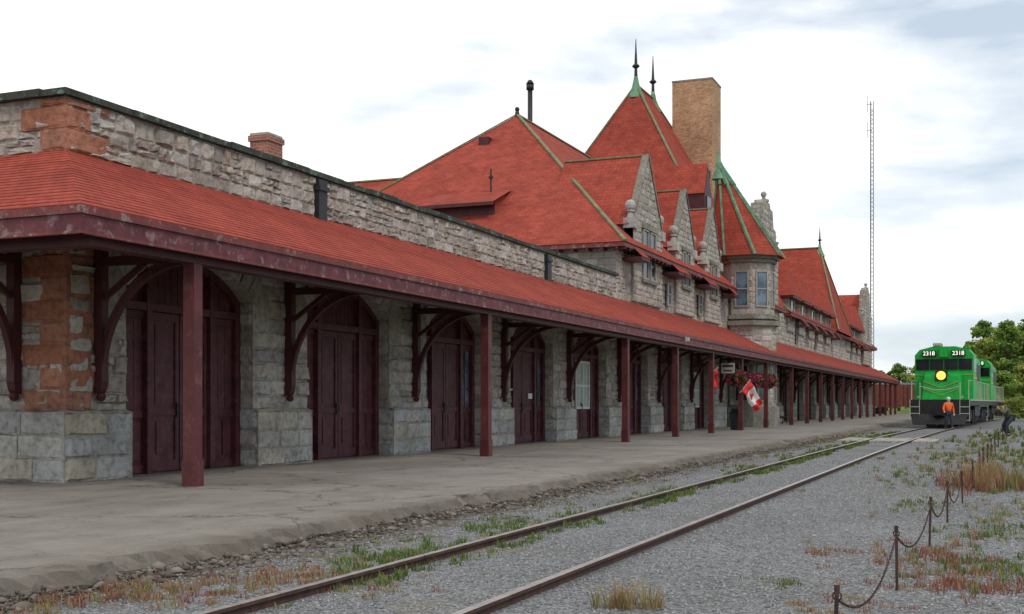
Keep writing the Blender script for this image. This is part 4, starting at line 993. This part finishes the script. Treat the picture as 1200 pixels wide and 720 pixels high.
J1=dict(pelvis=(0,0,.92),chest=(0,-.02,1.26),neck=(0,-.02,1.45),head=(0,-.03,1.58),shl=(-.19,-.02,1.38),ell=(-.30,-.1,1.14),wrl=(-.33,-.28,1.0),shr=(.19,-.02,1.38),elr=(.28,.04,1.12),wrr=(.27,-.08,.88),hpl=(-.10,0,.88),knl=(-.13,-.05,.49),anl=(-.14,.05,.08),hpr=(.10,0,.88),knr=(.14,-.12,.5),anr=(.15,-.18,.08))
person('person in orange work jacket and dark trousers standing in front of the locomotive',(-2.72,68.6,0),.4,J1,'orange','navy','white')
J2=dict(pelvis=(0,.12,.80),chest=(0,-.12,1.08),neck=(0,-.25,1.22),head=(0,-.33,1.33),shl=(-.19,-.2,1.17),ell=(-.25,-.4,.98),wrl=(-.09,-.52,1.17),shr=(.19,-.2,1.17),elr=(.25,-.4,.98),wrr=(.09,-.52,1.17),hpl=(-.10,.12,.78),knl=(-.16,-.12,.45),anl=(-.18,.1,.08),hpr=(.10,.12,.78),knr=(.18,-.2,.45),anr=(.2,-.1,.08))
P2=person('person in olive jacket stooping to hold up a camera at the right of the yard',(.2,55.5,0),-.9,J2,'khaki','navy','hair')
o=MB(); o.box(-.07,.07,-.06,.0,-.05,.05); o.tube([(0,-.05,0),(0,-.15,0)],.04,10)
cam_o=o.build('camera',['black']); cam_o.location=Matrix.Rotation(-.9,3,'Z')@Vector((0,-.62,1.24))+Vector((.2,55.5,0)); cam_o.rotation_euler=(0,0,-.9); tag(cam_o,'small black camera held by the stooping person','camera')
# ================================================================== SKY, LIGHT, CAMERA
wd=bpy.data.worlds.new('World'); sc.world=wd; wd.use_nodes=True; t=wd.node_tree; n=t.nodes; bg=n['Background']
AZ=R(125); EL=R(50)
sky=n.new('ShaderNodeTexSky'); sky.sky_type='NISHITA'; sky.sun_disc=False; sky.sun_elevation=EL; sky.sun_rotation=AZ
def Nn(t_,**k):
    q=n.new(t_)
    for a,v in k.items():
        if a in q.inputs.keys(): q.inputs[a].default_value=v
        else: setattr(q,a,v)
    return q
L=t.links.new
sk=Nn('ShaderNodeVectorMath',operation='SCALE'); L(sky.outputs[0],sk.inputs[0]); sk.inputs[3].default_value=.11
tcn=Nn('ShaderNodeTexCoord'); mp=Nn('ShaderNodeMapping'); mp.inputs['Scale'].default_value=(1,1,3.2); L(tcn.outputs['Generated'],mp.inputs[0])
no=Nn('ShaderNodeTexNoise',Scale=3.6,Detail=9.0,Roughness=.52,Distortion=.2); L(mp.outputs[0],no.inputs['Vector'])
sep=Nn('ShaderNodeSeparateXYZ'); L(tcn.outputs['Generated'],sep.inputs[0])
ma=Nn('ShaderNodeMath',operation='MULTIPLY_ADD'); L(sep.outputs[0],ma.inputs[0]); ma.inputs[1].default_value=-.38; L(no.outputs[0],ma.inputs[2])
rp=Nn('ShaderNodeValToRGB'); L(ma.outputs[0],rp.inputs[0]); e=rp.color_ramp.elements; e[0].position=.42; e[0].color=(.68,.68,.68,1); e[1].position=.60; e[1].color=(1,1,1,1)
r2=Nn('ShaderNodeValToRGB'); L(ma.outputs[0],r2.inputs[0]); e=r2.color_ramp.elements; e[0].position=.44; e[0].color=(.56,.63,.70,1); e[1].position=.64; e[1].color=(.95,.955,.96,1)
mx=Nn('ShaderNodeMix',data_type='RGBA'); L(rp.outputs[0],mx.inputs[0]); L(sk.outputs[0],mx.inputs[6]); L(r2.outputs[0],mx.inputs[7]); L(mx.outputs[2],bg.inputs[0]); bg.inputs[1].default_value=1.3
ld=bpy.data.lights.new('sun','SUN'); ld.energy=1.5; ld.angle=R(14); ld.color=(1,.93,.83); lo=bpy.data.objects.new('sun',ld); COL.objects.link(lo)
sv=Vector((math.sin(AZ)*math.cos(EL),math.cos(AZ)*math.cos(EL),math.sin(EL))); lo.rotation_euler=(-sv).to_track_quat('-Z','Y').to_euler()
cd=bpy.data.cameras.new('camera'); cd.lens=42; cd.sensor_width=36; cd.shift_y=113/1200; cd.clip_end=5000; cd.clip_start=.1
co=bpy.data.objects.new('camera',cd); COL.objects.link(co); co.location=(0,0,1.4); co.rotation_euler=(R(90),0,R(22.33)); sc.camera=co
